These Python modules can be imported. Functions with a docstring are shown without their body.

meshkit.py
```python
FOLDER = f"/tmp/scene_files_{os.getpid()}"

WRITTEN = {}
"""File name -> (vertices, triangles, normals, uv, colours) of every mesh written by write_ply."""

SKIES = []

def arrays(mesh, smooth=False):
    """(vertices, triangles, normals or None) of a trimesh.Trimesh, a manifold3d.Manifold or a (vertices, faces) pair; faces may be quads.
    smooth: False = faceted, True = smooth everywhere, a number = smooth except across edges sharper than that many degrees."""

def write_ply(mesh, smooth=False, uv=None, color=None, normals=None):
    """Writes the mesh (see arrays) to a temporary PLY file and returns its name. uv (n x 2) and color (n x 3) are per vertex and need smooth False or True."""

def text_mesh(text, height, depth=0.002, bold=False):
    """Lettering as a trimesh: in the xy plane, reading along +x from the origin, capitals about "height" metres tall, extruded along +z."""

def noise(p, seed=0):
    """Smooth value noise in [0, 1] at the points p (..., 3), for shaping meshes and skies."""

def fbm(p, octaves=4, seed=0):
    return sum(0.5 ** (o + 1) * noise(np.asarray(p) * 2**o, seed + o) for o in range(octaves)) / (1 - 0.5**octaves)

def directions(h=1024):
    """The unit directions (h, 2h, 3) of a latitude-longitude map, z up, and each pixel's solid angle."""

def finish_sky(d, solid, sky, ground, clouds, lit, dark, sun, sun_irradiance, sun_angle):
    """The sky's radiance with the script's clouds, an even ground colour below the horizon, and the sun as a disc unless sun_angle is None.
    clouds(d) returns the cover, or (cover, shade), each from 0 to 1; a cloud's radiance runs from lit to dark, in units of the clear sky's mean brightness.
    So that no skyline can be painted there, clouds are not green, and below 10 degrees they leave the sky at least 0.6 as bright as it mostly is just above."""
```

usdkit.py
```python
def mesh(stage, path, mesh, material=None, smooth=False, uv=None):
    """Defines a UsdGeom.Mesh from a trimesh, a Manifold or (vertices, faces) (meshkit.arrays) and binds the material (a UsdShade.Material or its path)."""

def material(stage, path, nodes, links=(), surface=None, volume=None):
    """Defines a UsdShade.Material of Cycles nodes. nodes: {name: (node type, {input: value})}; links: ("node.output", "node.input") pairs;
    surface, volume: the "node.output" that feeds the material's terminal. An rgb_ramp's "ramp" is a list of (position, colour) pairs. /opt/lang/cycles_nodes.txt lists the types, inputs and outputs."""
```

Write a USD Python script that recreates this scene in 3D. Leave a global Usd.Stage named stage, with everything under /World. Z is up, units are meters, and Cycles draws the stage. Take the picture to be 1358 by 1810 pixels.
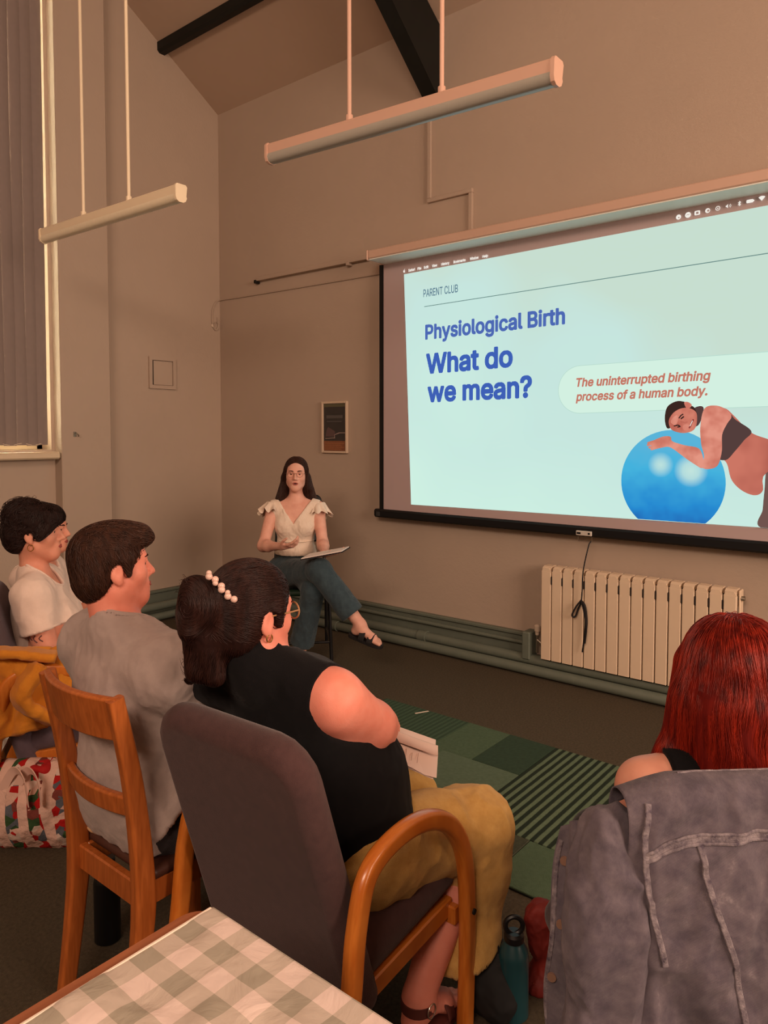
import math
import numpy as np
import trimesh
import manifold3d as m3
from shapely.geometry import Polygon
from pxr import Usd, UsdGeom, UsdLux, UsdShade, Gf, Sdf, Vt
import usdkit
import meshkit

stage = Usd.Stage.CreateInMemory()
UsdGeom.SetStageUpAxis(stage, 'Z')
UsdGeom.SetStageMetersPerUnit(stage, 1.0)
UsdGeom.Xform.Define(stage, '/World')
A = np.array


def lin(*c):
    c = A(c, float) / 255.0
    return tuple(np.where(c <= 0.04045, c / 12.92, ((c + 0.055) / 1.055) ** 2.4))


# ------------------------------------------------------------------ camera
FPX, CX, CY, EYE = 1295.0, 679.0, 825.0, 1.6
PITCH, YAW = 2.64, 39.2
cam = UsdGeom.Camera.Define(stage, '/World/camera')
cam.CreateHorizontalApertureAttr(36.0)
cam.CreateVerticalApertureAttr(36.0 * 1810 / 1358)
cam.CreateFocalLengthAttr(36.0 * FPX / 1358)
cam.CreateVerticalApertureOffsetAttr(36.0 * (CY - 905) / 1358)
cam.CreateClippingRangeAttr((0.05, 200.0))
cam.AddTranslateOp().Set((0, 0, EYE))
cam.AddRotateZOp().Set(YAW)
cam.AddRotateXOp().Set(90 - PITCH)
EXPOSURE = 0.0
cam.CreateExposureAttr(EXPOSURE)

# ------------------------------------------------------------------ light
WARM = (1.0, 0.715, 0.54)


def rect_light(name, loc, target, w, h, intensity, color):
    L = UsdLux.RectLight.Define(stage, '/World/' + name)
    L.CreateWidthAttr(w)
    L.CreateHeightAttr(h)
    L.CreateIntensityAttr(intensity)
    L.CreateColorAttr(color)
    z = A(loc, float) - A(target, float)
    z /= np.linalg.norm(z)
    x = np.cross((0, 0, 1.0), z)
    x /= np.linalg.norm(x)
    y = np.cross(z, x)
    M = np.eye(4)
    M[0, :3], M[1, :3], M[2, :3], M[3, :3] = x, y, z, loc
    L.AddTransformOp().Set(Gf.Matrix4d(M.tolist()))
    return L


rect_light('added_side_fill', (4.3, 1.9, 2.7), (-4, 2.4, 1.1), 3.6, 2.6, 12.5, WARM)  # added warm fill, stands in for unseen windows on the right
rect_light('added_rear_fill', (-0.6, -3.2, 4.5), (-2.6, 4.4, 2.4), 4.2, 1.5, 17.0, WARM)  # added fill, set high to lift the walls; no window behind it
dome = UsdLux.DomeLight.Define(stage, '/World/sky')
dome.CreateIntensityAttr(8.0)
dome.CreateColorAttr((1.0, 0.86, 0.62))

# ------------------------------------------------------------------ materials
LOOKS = '/World/Looks'
_m = {}


def mat(name, rgb, rough=0.6, var=0.0, scale=8.0, rgb2=None, bump=0.0, bscale=None, stretch=(1, 1, 1), detail=4.0, spec=0.4, metal=0.0, sheen=0.0, sss=0.0, emit=None, coat=0.0):
    """A principled material; colours in sRGB 0-255; noise in world space mixes rgb and rgb2, another noise gives relief."""
    if name in _m:
        return _m[name]
    c1 = lin(*rgb)
    p = {'roughness': rough, 'specular_ior_level': spec, 'metallic': metal, 'base_color': c1}
    if sheen:
        p['sheen_weight'] = sheen
        p['sheen_roughness'] = 0.4
    if coat:
        p['coat_weight'] = coat
        p['coat_roughness'] = 0.2
    if sss:
        p.update(subsurface_weight=sss, subsurface_scale=0.01, subsurface_radius=(1.0, 0.35, 0.2))
    if emit is not None:
        p['emission_color'] = lin(*emit)
        p['emission_strength'] = 1.0
    nodes, links = {'p': ('principled_bsdf', p)}, []
    if var or rgb2 is not None or bump:
        nodes['g'] = ('geometry', {})
        nodes['map'] = ('mapping', {'scale': stretch})
        links.append(('g.position', 'map.vector'))
    if var or rgb2 is not None:
        c2 = lin(*rgb2) if rgb2 is not None else tuple(A(c1) * (1 - var))
        nodes['n'] = ('noise_texture', {'scale': scale, 'detail': detail, 'roughness': 0.6})
        nodes['r'] = ('rgb_ramp', {'ramp': [(0.3, c1), (0.7, c2)]})
        links += [('map.vector', 'n.vector'), ('n.fac', 'r.fac'), ('r.color', 'p.base_color')]
    if bump:
        nodes['nb'] = ('noise_texture', {'scale': bscale or scale * 6, 'detail': 5.0, 'roughness': 0.6})
        nodes['b'] = ('bump', {'strength': 1.0, 'distance': bump})
        links += [('map.vector', 'nb.vector'), ('nb.fac', 'b.height'), ('b.normal', 'p.normal')]
    _m[name] = usdkit.material(stage, LOOKS + '/' + name, nodes, links, surface='p.BSDF')
    return _m[name]


def graph(name, nodes, links, surface='p.BSDF'):
    _m[name] = usdkit.material(stage, LOOKS + '/' + name, nodes, links, surface=surface)
    return _m[name]


def glow(name, rgb, k=1.0):
    """Projected light on the screen."""
    if name not in _m:
        _m[name] = usdkit.material(stage, LOOKS + '/' + name, {'e': ('emission', {'color': lin(*rgb), 'strength': k})}, [], surface='e.emission')
    return _m[name]


# ------------------------------------------------------------------ prims
_used = {}


def path_for(parent, name):
    k = (parent, name)
    n = _used.get(k, 0)
    _used[k] = n + 1
    return f'{parent}/{name}' + (f'_{n:03d}' if n else '')


class Thing:
    def __init__(s, name, label=None, cat=None, loc=(0, 0, 0), group=None, kind=None):
        s.loc = A(loc, float)
        s.path = path_for('/World', name)
        x = UsdGeom.Xform.Define(stage, s.path)
        x.AddTranslateOp().Set(tuple(map(float, loc)))
        set_data(x.GetPrim(), label, cat, group, kind)

    def part(s, name, mesh, m, smooth=30, label=None, kind=None, under=None):
        """A part (world coordinates given), or a sub-part when under is a part's path."""
        p = path_for(under or s.path, name)
        v, f = vf(mesh)
        g = usdkit.mesh(stage, p, (v - s.loc, f), m, smooth=smooth)
        set_data(g.GetPrim(), label, None, None, kind)
        return p

    def curves(s, name, lines, widths, m, under=None):
        p = path_for(under or s.path, name)
        c = UsdGeom.BasisCurves.Define(stage, p)
        c.CreateTypeAttr('cubic')
        c.CreateBasisAttr('catmullRom')
        c.CreateWrapAttr('pinned')
        n, k = lines.shape[:2]
        c.CreatePointsAttr(Vt.Vec3fArray.FromNumpy((lines - s.loc).reshape(-1, 3).astype(np.float32)))
        c.CreateCurveVertexCountsAttr(Vt.IntArray.FromNumpy(np.full(n, k, np.int32)))
        c.CreateWidthsAttr(Vt.FloatArray.FromNumpy(np.broadcast_to(widths, (n, k)).ravel().astype(np.float32)))
        c.SetWidthsInterpolation('vertex')
        UsdShade.MaterialBindingAPI.Apply(c.GetPrim()).Bind(m)
        return p


def set_data(prim, label=None, cat=None, group=None, kind=None):
    for k, v in (('label', label), ('category', cat), ('group', group), ('kind', kind)):
        if v:
            prim.SetCustomDataByKey(k, v)


def struct(name, mesh, m, smooth=30):
    p = path_for('/World', name)
    g = usdkit.mesh(stage, p, vf(mesh), m, smooth=smooth)
    set_data(g.GetPrim(), kind='structure')
    return p


def sub(parent, name, mesh, m, smooth=30, label=None, kind=None):
    p = path_for(parent, name)
    g = usdkit.mesh(stage, p, vf(mesh), m, smooth=smooth)
    set_data(g.GetPrim(), label, None, None, kind)
    return p


def vf(mesh):
    if hasattr(mesh, 'to_mesh'):
        m = mesh.to_mesh()
        return A(m.vert_properties[:, :3], float), A(m.tri_verts, int)
    if isinstance(mesh, tuple):
        v, f = A(mesh[0], float), A(mesh[1], int)
        if f.shape[1] == 4:
            f = np.vstack([f[:, [0, 1, 2]], f[:, [0, 2, 3]]])
        return v, f
    return A(mesh.vertices, float), A(mesh.faces, int)


# ------------------------------------------------------------------ shapes
def join(*ms):
    V, F, n = [], [], 0
    for m in ms:
        v, f = vf(m)
        V.append(v)
        F.append(f + n)
        n += len(v)
    return np.vstack(V), np.vstack(F)


def box(lo, hi):
    lo, hi = A(lo, float), A(hi, float)
    m = trimesh.creation.box(hi - lo)
    m.apply_translation((lo + hi) / 2)
    return m


def rbox(lo, hi, c=0.005):
    """A box with chamfered edges."""
    lo, hi = np.minimum(lo, hi).astype(float), np.maximum(lo, hi).astype(float)
    c = min(c, 0.49 * (hi - lo).min())
    P = []
    for ix in (0, 1):
        for iy in (0, 1):
            for iz in (0, 1):
                k = A([ix, iy, iz])
                corner = np.where(k, hi, lo)
                ins = np.where(k, -c, c)
                for a in range(3):
                    q = corner + ins
                    q[a] = corner[a]
                    P.append(q)
    return trimesh.convex.convex_hull(A(P))


def frame(t, up=(0, 0, 1)):
    t = A(t, float) / np.linalg.norm(t)
    up = A(up, float)
    if abs(t @ up) > 0.95:
        up = A([1.0, 0, 0])
    s = np.cross(t, up)
    s /= np.linalg.norm(s)
    return s, np.cross(s, t), t


def bar(a, b, w, h, up=(0, 0, 1), c=0.004):
    """A chamfered rectangular bar from a to b, w across, h along up."""
    s, u, t = frame(A(b, float) - A(a, float), up)
    L = np.linalg.norm(A(b, float) - A(a, float))
    m = rbox((-w / 2, -h / 2, 0), (w / 2, h / 2, L), c)
    v = m.vertices[:, :1] * s + m.vertices[:, 1:2] * u + m.vertices[:, 2:] * t + A(a, float)
    return v, m.faces


def sweep(path, profile, closed=False, up=(0, 0, 1), scale=None, cap=True, fixed_up=False):
    """profile (k,2) carried along path (n,3); columns: side, up."""
    P = A(path, float)
    n, pr = len(P), A(profile, float)
    k = len(pr)
    T = np.gradient(P, axis=0) if not closed else np.roll(P, -1, 0) - np.roll(P, 1, 0)
    T /= np.linalg.norm(T, axis=1, keepdims=True)
    s, u, _ = frame(T[0], up)
    V = []
    for i in range(n):
        if fixed_up:
            s, u, _ = frame(T[i], up)
        else:
            s = s - (s @ T[i]) * T[i]
            s /= np.linalg.norm(s)
            u = np.cross(s, T[i])
        q = pr * (1 if scale is None else scale[i])
        V.append(P[i] + q[:, :1] * s + q[:, 1:2] * u)
    V = np.vstack(V)
    F = []
    for i in range(n if closed else n - 1):
        a, b = i * k, ((i + 1) % n) * k
        for j in range(k):
            j2 = (j + 1) % k
            F += [[a + j, a + j2, b + j2], [a + j, b + j2, b + j]]
    if cap and not closed:
        V = np.vstack([V, P[:1], P[-1:]])
        for j in range(k):
            F += [[n * k, (j + 1) % k, j], [n * k + 1, (n - 1) * k + j, (n - 1) * k + (j + 1) % k]]
    m = trimesh.Trimesh(V, F, process=False)
    if m.volume < 0:
        m.invert()
    return m


def circle(r, n=12):
    a = np.arange(n) * 2 * np.pi / n
    return np.c_[np.cos(a), np.sin(a)] * r


def tube(path, r, n=10, **kw):
    if np.ndim(r):
        return sweep(path, circle(1, n), scale=A(r, float), **kw)
    return sweep(path, circle(r, n), **kw)


def smooth_path(pts, n=40, closed=False):
    """Catmull-Rom through pts."""
    P = A(pts, float)
    if closed:
        P = np.vstack([P[-1], P, P[0], P[1]])
    else:
        P = np.vstack([2 * P[0] - P[1], P, 2 * P[-1] - P[-2]])
    m = len(P) - 3
    t = np.linspace(0, m, n, endpoint=not closed)
    i = np.minimum(t.astype(int), m - 1)
    u = (t - i)[:, None]
    a, b, c, d = P[i], P[i + 1], P[i + 2], P[i + 3]
    return 0.5 * (2 * b + (c - a) * u + (2 * a - 5 * b + 4 * c - d) * u ** 2 + (3 * b - a - 3 * c + d) * u ** 3)


def rrect(w, h, r, n=4):
    P = []
    for cx, cy, a0 in ((w / 2 - r, h / 2 - r, 0), (-w / 2 + r, h / 2 - r, 90), (-w / 2 + r, -h / 2 + r, 180), (w / 2 - r, -h / 2 + r, 270)):
        for a in np.radians(a0 + np.linspace(0, 90, n)):
            P.append((cx + r * math.cos(a), cy + r * math.sin(a)))
    return A(P)


def lathe(prof, loc=(0, 0, 0), n=28):
    m = trimesh.creation.revolve(A(prof, float), sections=n)
    if m.volume < 0:
        m.invert()
    m.apply_translation(loc)
    return m


def prism(poly, a, b, axes):
    """Extrudes a 2-D polygon; axes: which world axes are (u, v, extrusion)."""
    if hasattr(poly, 'geoms'):
        return trimesh.util.concatenate([prism(g, a, b, axes) for g in poly.geoms if g.area > 1e-8])
    if not isinstance(poly, Polygon):
        poly = Polygon(poly)
    m = trimesh.creation.extrude_polygon(poly, b - a, engine='earcut')
    v = np.zeros_like(m.vertices)
    v[:, axes[0]], v[:, axes[1]], v[:, axes[2]] = m.vertices[:, 0], m.vertices[:, 1], m.vertices[:, 2] + a
    m = trimesh.Trimesh(v, m.faces, process=False)
    if m.volume < 0:
        m.invert()
    return m


def grid_mesh(P):
    """(n,m,3) points to a surface."""
    n, m = P.shape[:2]
    i = np.arange(n * m).reshape(n, m)
    return P.reshape(-1, 3), np.stack([i[:-1, :-1], i[1:, :-1], i[1:, 1:], i[:-1, 1:]], -1).reshape(-1, 4)


def thick(P, t):
    """(n,m,3) sheet given a thickness t along its own normals."""
    n, m = P.shape[:2]
    du, dv = np.gradient(P, axis=0), np.gradient(P, axis=1)
    N = np.cross(du, dv)
    N /= np.linalg.norm(N, axis=2, keepdims=True) + 1e-12
    v1, f1 = grid_mesh(P + N * t / 2)
    v2, f2 = grid_mesh(P - N * t / 2)
    k = n * m
    i = np.arange(k).reshape(n, m)
    ring = np.concatenate([i[0, :], i[1:, -1], i[-1, -2::-1], i[-2:0:-1, 0]])
    r2 = np.roll(ring, -1)
    F = np.vstack([f1, f2[:, ::-1] + k, np.c_[ring, r2, r2 + k, ring + k]])
    return np.vstack([v1, v2]), F


# ------------------------------------------------------------------ setting
YB, XL = 4.41, -5.59                  # back wall, left wall
EAVE, SLOPE, RIDGE = 4.55, 0.65, 0.45
ZR = EAVE + SLOPE * (YB - RIDGE)
YR, XR = 2 * RIDGE - YB, 4.5          # rear wall, right wall

M_wall = mat('plaster', (182, 163, 146), 0.85, var=0.06, scale=1.3, bump=0.0012, bscale=40, spec=0.15)
M_ceil = mat('ceiling_plaster', (184, 160, 140), 0.9, var=0.05, scale=1.1, bump=0.001, bscale=30, spec=0.1)
M_carpet = mat('carpet', (92, 82, 66), 0.95, rgb2=(72, 64, 52), scale=90, bump=0.004, bscale=420, spec=0.1)
M_trim = mat('grey_green_paint', (104, 112, 100), 0.5, var=0.12, scale=14, bump=0.0006, bscale=60, spec=0.35)
M_black = mat('black_timber', (20, 21, 17), 0.6, var=0.3, scale=9, spec=0.3)
M_white = mat('white_paint', (214, 196, 176), 0.5, var=0.05, scale=6)
M_cream = mat('cream_enamel', (226, 203, 176), 0.4, var=0.04, scale=3)

struct('floor', box((XL - 0.4, YR - 0.2, -0.1), (XR + 0.2, YB + 0.2, 0)), M_carpet, False)
struct('wall_back', box((XL - 0.3, YB, -0.05), (XR + 0.2, YB + 0.25, EAVE + 0.1)), M_wall, False)
struct('wall_rear', box((XL - 0.3, YR - 0.25, -0.05), (XR + 0.2, YR, EAVE + 0.1)), M_wall, False)
gable = [(YR - 0.2, 0), (YB + 0.2, 0), (YB + 0.2, EAVE + 0.1), (RIDGE, ZR + 0.1), (YR - 0.2, EAVE + 0.1)]
struct('wall_right', prism(gable, XR, XR + 0.2, (1, 2, 0)), M_wall, False)
WY0, WY1, WZ0, WZ1 = 1.15, 2.772, 1.47, 5.25      # window opening
wl = Polygon(gable, [[(WY0, WZ0), (WY1, WZ0), (WY1, WZ1), (WY0, WZ1)]])
struct('wall_left', prism(wl, XL - 0.3, XL, (1, 2, 0)), M_wall, False)
struct('wall_pier', rbox((XL - 0.02, 2.80, 0), (XL + 0.11, 3.215, 5.32), 0.006), M_wall)
roof = [(YR - 0.2, EAVE - 0.13), (RIDGE, ZR), (YB + 0.2, EAVE - 0.13), (YB + 0.2, EAVE + 0.05), (RIDGE, ZR + 0.2), (YR - 0.2, EAVE + 0.05)]
struct('ceiling', prism(roof, XL - 0.3, XR + 0.2, (1, 2, 0)), M_ceil, False)

# skirting boards and heating pipes along the two walls
struct('baseboard_back', join(rbox((XL, YB - 0.03, 0), (-2.30, YB, 0.245), 0.008), rbox((XL, YB - 0.045, 0.235), (-2.30, YB, 0.26), 0.006),
                              rbox((-2.33, YB - 0.11, 0.10), (-2.27, YB, 0.285), 0.008), rbox((-2.3, YB - 0.03, 0), (XR, YB, 0.12), 0.008)), M_trim)
struct('baseboard_left', join(rbox((XL, 3.215, 0), (XL + 0.03, YB, 0.21), 0.008), rbox((XL, 3.215, 0.2), (XL + 0.045, YB, 0.225), 0.006),
                              rbox((XL, YR, 0), (XL + 0.03, 2.8, 0.21), 0.008), rbox((XL + 0.11, 2.8, 0), (XL + 0.14, 3.215, 0.21), 0.008)), M_trim)

lp = Thing('heating_pipe', 'lower grey-green heating pipe lying along the foot of the screen wall', 'pipe', (XL, YB - 0.1, 0))
lp.part('pipe_run', tube([(XL + 0.1, YB - 0.105, 0.04), (XR, YB - 0.105, 0.04)], 0.034, 16), M_trim)
for x in (-4.9, -4.06, -1.2):
    lp.part('coupling', tube([(x, YB - 0.105, 0.04), (x + 0.07, YB - 0.105, 0.04)], 0.041, 16), M_trim)
up = Thing('heating_pipe', 'upper grey-green heating pipe along the foot of the screen wall', 'pipe', (XL, YB - 0.07, 0.1))
up.part('pipe_run', tube([(XL + 0.06, YB - 0.068, 0.099), (XR, YB - 0.068, 0.099)], 0.034, 16), M_trim)
up.part('coupling', tube([(-3.2, YB - 0.068, 0.099), (-3.13, YB - 0.068, 0.099)], 0.041, 16), M_trim)
sp = Thing('heating_pipe', 'thin grey-green pipe under the skirting ledge of the screen wall', 'pipe', (XL, YB - 0.05, 0.19))
sp.part('pipe_run', tube([(XL + 0.05, YB - 0.047, 0.195), (-2.34, YB - 0.047, 0.195)], 0.014, 10), M_trim)
lq = Thing('heating_pipe', 'lower grey-green heating pipe along the wall with the window', 'pipe', (XL + 0.08, 3.3, 0))
lq.part('pipe_run', tube([(XL + 0.205, -1, 0.04), (XL + 0.205, YB - 0.16, 0.04)], 0.032, 14), M_trim)
uq = Thing('heating_pipe', 'upper grey-green heating pipe along the wall with the window', 'pipe', (XL + 0.06, 3.3, 0.1))
uq.part('pipe_run', tube([(XL + 0.19, -1, 0.125), (XL + 0.19, YB - 0.13, 0.125)], 0.034, 14), M_trim)

# roof timbers
pur = Thing('roof_purlin', 'thick black timber under the sloping ceiling, one end let into the window wall', 'beam', (XL, 3.83, 4.87))
pur.part('timber', rbox((XL - 0.05, 3.77, 4.868), (XR, 3.86, 4.975), 0.02), M_black)
raf = [(4.42, 4.46), (4.42, 3.98), (4.335, 4.0), (3.82, 4.43), (1.2, 6.36), (1.2, 6.62)]
rf = Thing('roof_rafter', 'black sloping truss timber ending on the screen wall above the conduit', 'beam', (-3.12, 4.4, 4.0))
rf.part('timber', prism(raf, -3.18, -3.06, (1, 2, 0)), M_black, False)
rf.part('wall_bracket', rbox((-3.16, 4.32, 3.93), (-3.03, 4.41, 3.985), 0.006), M_black)

# ------------------------------------------------------------------ window
M_frame = mat('window_frame_paint', (224, 208, 176), 0.5, var=0.05, scale=5)
M_sill = mat('sill_paint', (214, 194, 164), 0.45, var=0.06, scale=5)
win = Thing('window_1', loc=(XL - 0.2, WY1, WZ0), kind='structure')
fx0, fx1 = XL - 0.22, XL - 0.14
win.part('window_frame', join(rbox((fx0, WY0, WZ0), (fx1, WY0 + 0.06, WZ1)), rbox((fx0, WY1 - 0.05, WZ0), (fx1, WY1, WZ1)), rbox((fx0, WY0, WZ0), (fx1, WY1, WZ0 + 0.06)),
                              rbox((fx0, WY0, WZ1 - 0.06), (fx1, WY1, WZ1)), rbox((fx0 + 0.01, 1.93, WZ0), (fx1 - 0.01, 1.98, WZ1)), rbox((fx0 + 0.01, WY0, 3.2), (fx1 - 0.01, WY1, 3.25))), M_frame)
M_glass = graph('window_glass', {'t': ('transparent_bsdf', {'color': (0.93, 0.95, 0.93)}), 'g': ('glossy_bsdf', {'roughness': 0.02}), 'f': ('fresnel', {'IOR': 1.5}), 'm': ('mix_closure', {})},
                [('f.fac', 'm.fac'), ('t.BSDF', 'm.closure1'), ('g.BSDF', 'm.closure2')], 'm.closure')
for y0, y1, z0, z1 in ((WY0 + 0.05, 1.94, WZ0 + 0.05, 3.21), (1.97, WY1 - 0.04, WZ0 + 0.05, 3.21), (WY0 + 0.05, 1.94, 3.24, WZ1 - 0.05), (1.97, WY1 - 0.04, 3.24, WZ1 - 0.05)):
    win.part('pane', box((XL - 0.185, y0, z0), (XL - 0.18, y1, z1)), M_glass, False)
win.part('window_sill', join(rbox((XL - 0.14, WY0 - 0.05, WZ0 - 0.07), (XL + 0.105, 2.795, WZ0 - 0.015), 0.012)), M_sill)

M_blind = mat('blind_fabric', (138, 124, 118), 0.85, var=0.05, scale=20, spec=0.1)
bl = Thing('vertical_blind', 'tall mauve-grey vertical slat blind drawn across the window', 'blind', (XL, WY1, WZ0))
bl.part('headrail', rbox((XL + 0.0, 1.1, 5.16), (XL + 0.05, 2.78, 5.21)), M_white)
NS = 19
rng = np.random.default_rng(4)
slat_bottoms = []
for i in range(NS):
    yc = 2.700 - i * 0.082
    tw = math.radians(5 + rng.uniform(-2, 2) + (9 if i == 5 else 0))
    w = 0.089
    u = np.linspace(-1, 1, 7)
    prof = np.c_[0.012 * (1 - u ** 2), u * w / 2]
    sway = 0.006 * rng.uniform(-1, 1)
    P = []
    for z in np.linspace(WZ0 + 0.035 + 0.004 * rng.uniform(-1, 1), 5.17, 14):
        lean = (0.014 if i == 0 else 0.0) * (1 - (z - WZ0) / 3.7)
        x = prof[:, 0] * math.cos(tw) + prof[:, 1] * math.sin(tw)
        y = prof[:, 1] * math.cos(tw) - prof[:, 0] * math.sin(tw)
        P.append(np.c_[XL + 0.022 + x, yc + y + sway * math.sin(z * 2 + i) - lean, np.full(7, z)])
    bl.part('slat', thick(A(P), 0.0012), M_blind, smooth=True)
    slat_bottoms.append((XL + 0.024, yc, WZ0 + 0.04))
bl.part('bottom_chain', tube(smooth_path([(x + 0.008, y, z + (0.0 if k % 2 else 0.012)) for k, (x, y, z) in enumerate(slat_bottoms)], 90), 0.0017, 5), M_white)
bl.part('cord_weight', rbox((XL + 0.04, 2.25, WZ0 - 0.012), (XL + 0.06, 2.275, WZ0 + 0.02), 0.004), M_white)
bl.part('pull_cord', tube(smooth_path([(XL + 0.05, 2.262, 5.15), (XL + 0.05, 2.262, 3), (XL + 0.05, 2.262, WZ0)], 16), 0.0016, 5), M_white)

# small fittings on the window wall
hk = Thing('wall_hook', 'small metal hook screwed into the pier beside the window', 'hook', (XL + 0.11, 2.905, 1.59))
M_metal = mat('grey_metal', (150, 140, 125), 0.35, metal=0.8)
hk.part('plate', rbox((XL + 0.108, 2.893, 1.57), (XL + 0.114, 2.917, 1.61), 0.002), M_metal)
hk.part('hook', tube(smooth_path([(XL + 0.112, 2.905, 1.6), (XL + 0.135, 2.908, 1.598), (XL + 0.14, 2.92, 1.582), (XL + 0.13, 2.925, 1.572)], 12), 0.004, 6), M_metal)
hb = Thing('access_hatch', 'small square plaster-coloured hatch set in the window wall', 'hatch', (XL, 3.77, 1.98))
hb.part('hatch_frame', prism(Polygon([(3.635, 1.985), (3.905, 1.985), (3.905, 2.26), (3.635, 2.26)], [[(3.665, 2.015), (3.875, 2.015), (3.875, 2.232), (3.665, 2.232)]]), XL - 0.01, XL + 0.02, (1, 2, 0)), M_wall, False)
hb.part('hatch_door', rbox((XL - 0.01, 3.682, 2.018), (XL + 0.012, 3.873, 2.226), 0.003), M_wall)
hb.part('gap_shade_strip', box((XL - 0.012, 3.664, 2.02), (XL + 0.003, 3.683, 2.228)), M_black, False, label='black strip painted as the shade of the door gap')  # solid black strip, the gap's shade put in as colour

cb = Thing('telephone_cable', 'thin painted cable looping down at the corner of the two walls', 'cable', (XL, YB, 2.65))
cb.part('cable_run', tube(smooth_path([(-3.6, YB - 0.008, 2.825), (-4.4, YB - 0.008, 2.83), (-5.3, YB - 0.008, 2.838), (XL + 0.03, YB - 0.012, 2.842), (XL + 0.008, YB - 0.05, 2.82), (XL + 0.008, YB - 0.09, 2.74), (XL + 0.008, YB - 0.095, 2.62),
                                       (XL + 0.01, YB - 0.06, 2.56), (XL + 0.01, YB - 0.03, 2.6), (XL + 0.01, YB - 0.035, 2.68)], 90), 0.006, 6), M_wall)
cb.part('coil', tube(smooth_path([(XL + 0.012, YB - 0.05 + 0.025 * math.cos(a), 2.6 + 0.035 * math.sin(a)) for a in np.linspace(0, 12, 30)], 80), 0.004, 5), M_wall)
cb.part('clip', rbox((XL, YB - 0.105, 2.585), (XL + 0.014, YB - 0.085, 2.61), 0.002), M_white)

# conduit and rail on the back wall
cd = Thing('cable_trunking', 'narrow painted trunking stepping down the wall to the screen case', 'trunking', (-3.16, YB, 3.0))
for a, b in (((-3.175, YB - 0.024, 3.3), (-3.145, YB, 3.95)), ((-3.175, YB - 0.024, 3.27), (-2.79, YB, 3.2995)), ((-2.82, YB - 0.024, 2.95), (-2.79, YB, 3.2695))):
    cd.part('trunking_length', rbox(a, b, 0.003), M_wall)
rl = Thing('wall_rail', 'thin painted rail fixed to the wall left of the screen case', 'rail', (-4.4, YB, 2.96))
rl.part('rail', join(rbox((-5.04, YB - 0.045, 2.945), (-3.6, YB, 2.957), 0.002), rbox((-5.04, YB - 0.012, 2.957), (-3.6, YB, 2.99), 0.002)), M_wall)
rl.part('bracket', rbox((-5.05, YB - 0.05, 2.925), (-5.02, YB, 2.955), 0.003), M_black)
rl.part('bracket', rbox((-3.95, YB - 0.05, 2.925), (-3.92, YB, 2.955), 0.003), M_wall)

# framed poster
po = Thing('framed_poster', 'small framed dark poster with a rust band on the wall beside the screen', 'poster', (-4.11, YB, 1.43))
px0, px1, pz0, pz1 = -4.25, -3.965, 1.435, 1.858
M_pf = mat('poster_frame', (206, 184, 160), 0.4)
for a, b in (((px0, pz0), (px0 + 0.018, pz1)), ((px1 - 0.018, pz0), (px1, pz1)), ((px0 + 0.0183, pz0), (px1 - 0.0183, pz0 + 0.018)), ((px0 + 0.0183, pz1 - 0.018), (px1 - 0.0183, pz1))):
    po.part('frame', rbox((a[0], YB - 0.024, a[1]), (b[0], YB, b[1]), 0.003), M_pf)
sheet = po.part('sheet', box((px0 + 0.01, YB - 0.012, pz0 + 0.01), (px1 - 0.01, YB - 0.002, pz1 - 0.01)), mat('poster_dark', (58, 54, 52), 0.4, var=0.15, scale=18), False)
yp = YB - 0.0135


def flat(x0, x1, z0, z1):
    return box((x0, yp, z0), (x1, yp + 0.002, z1))


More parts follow.
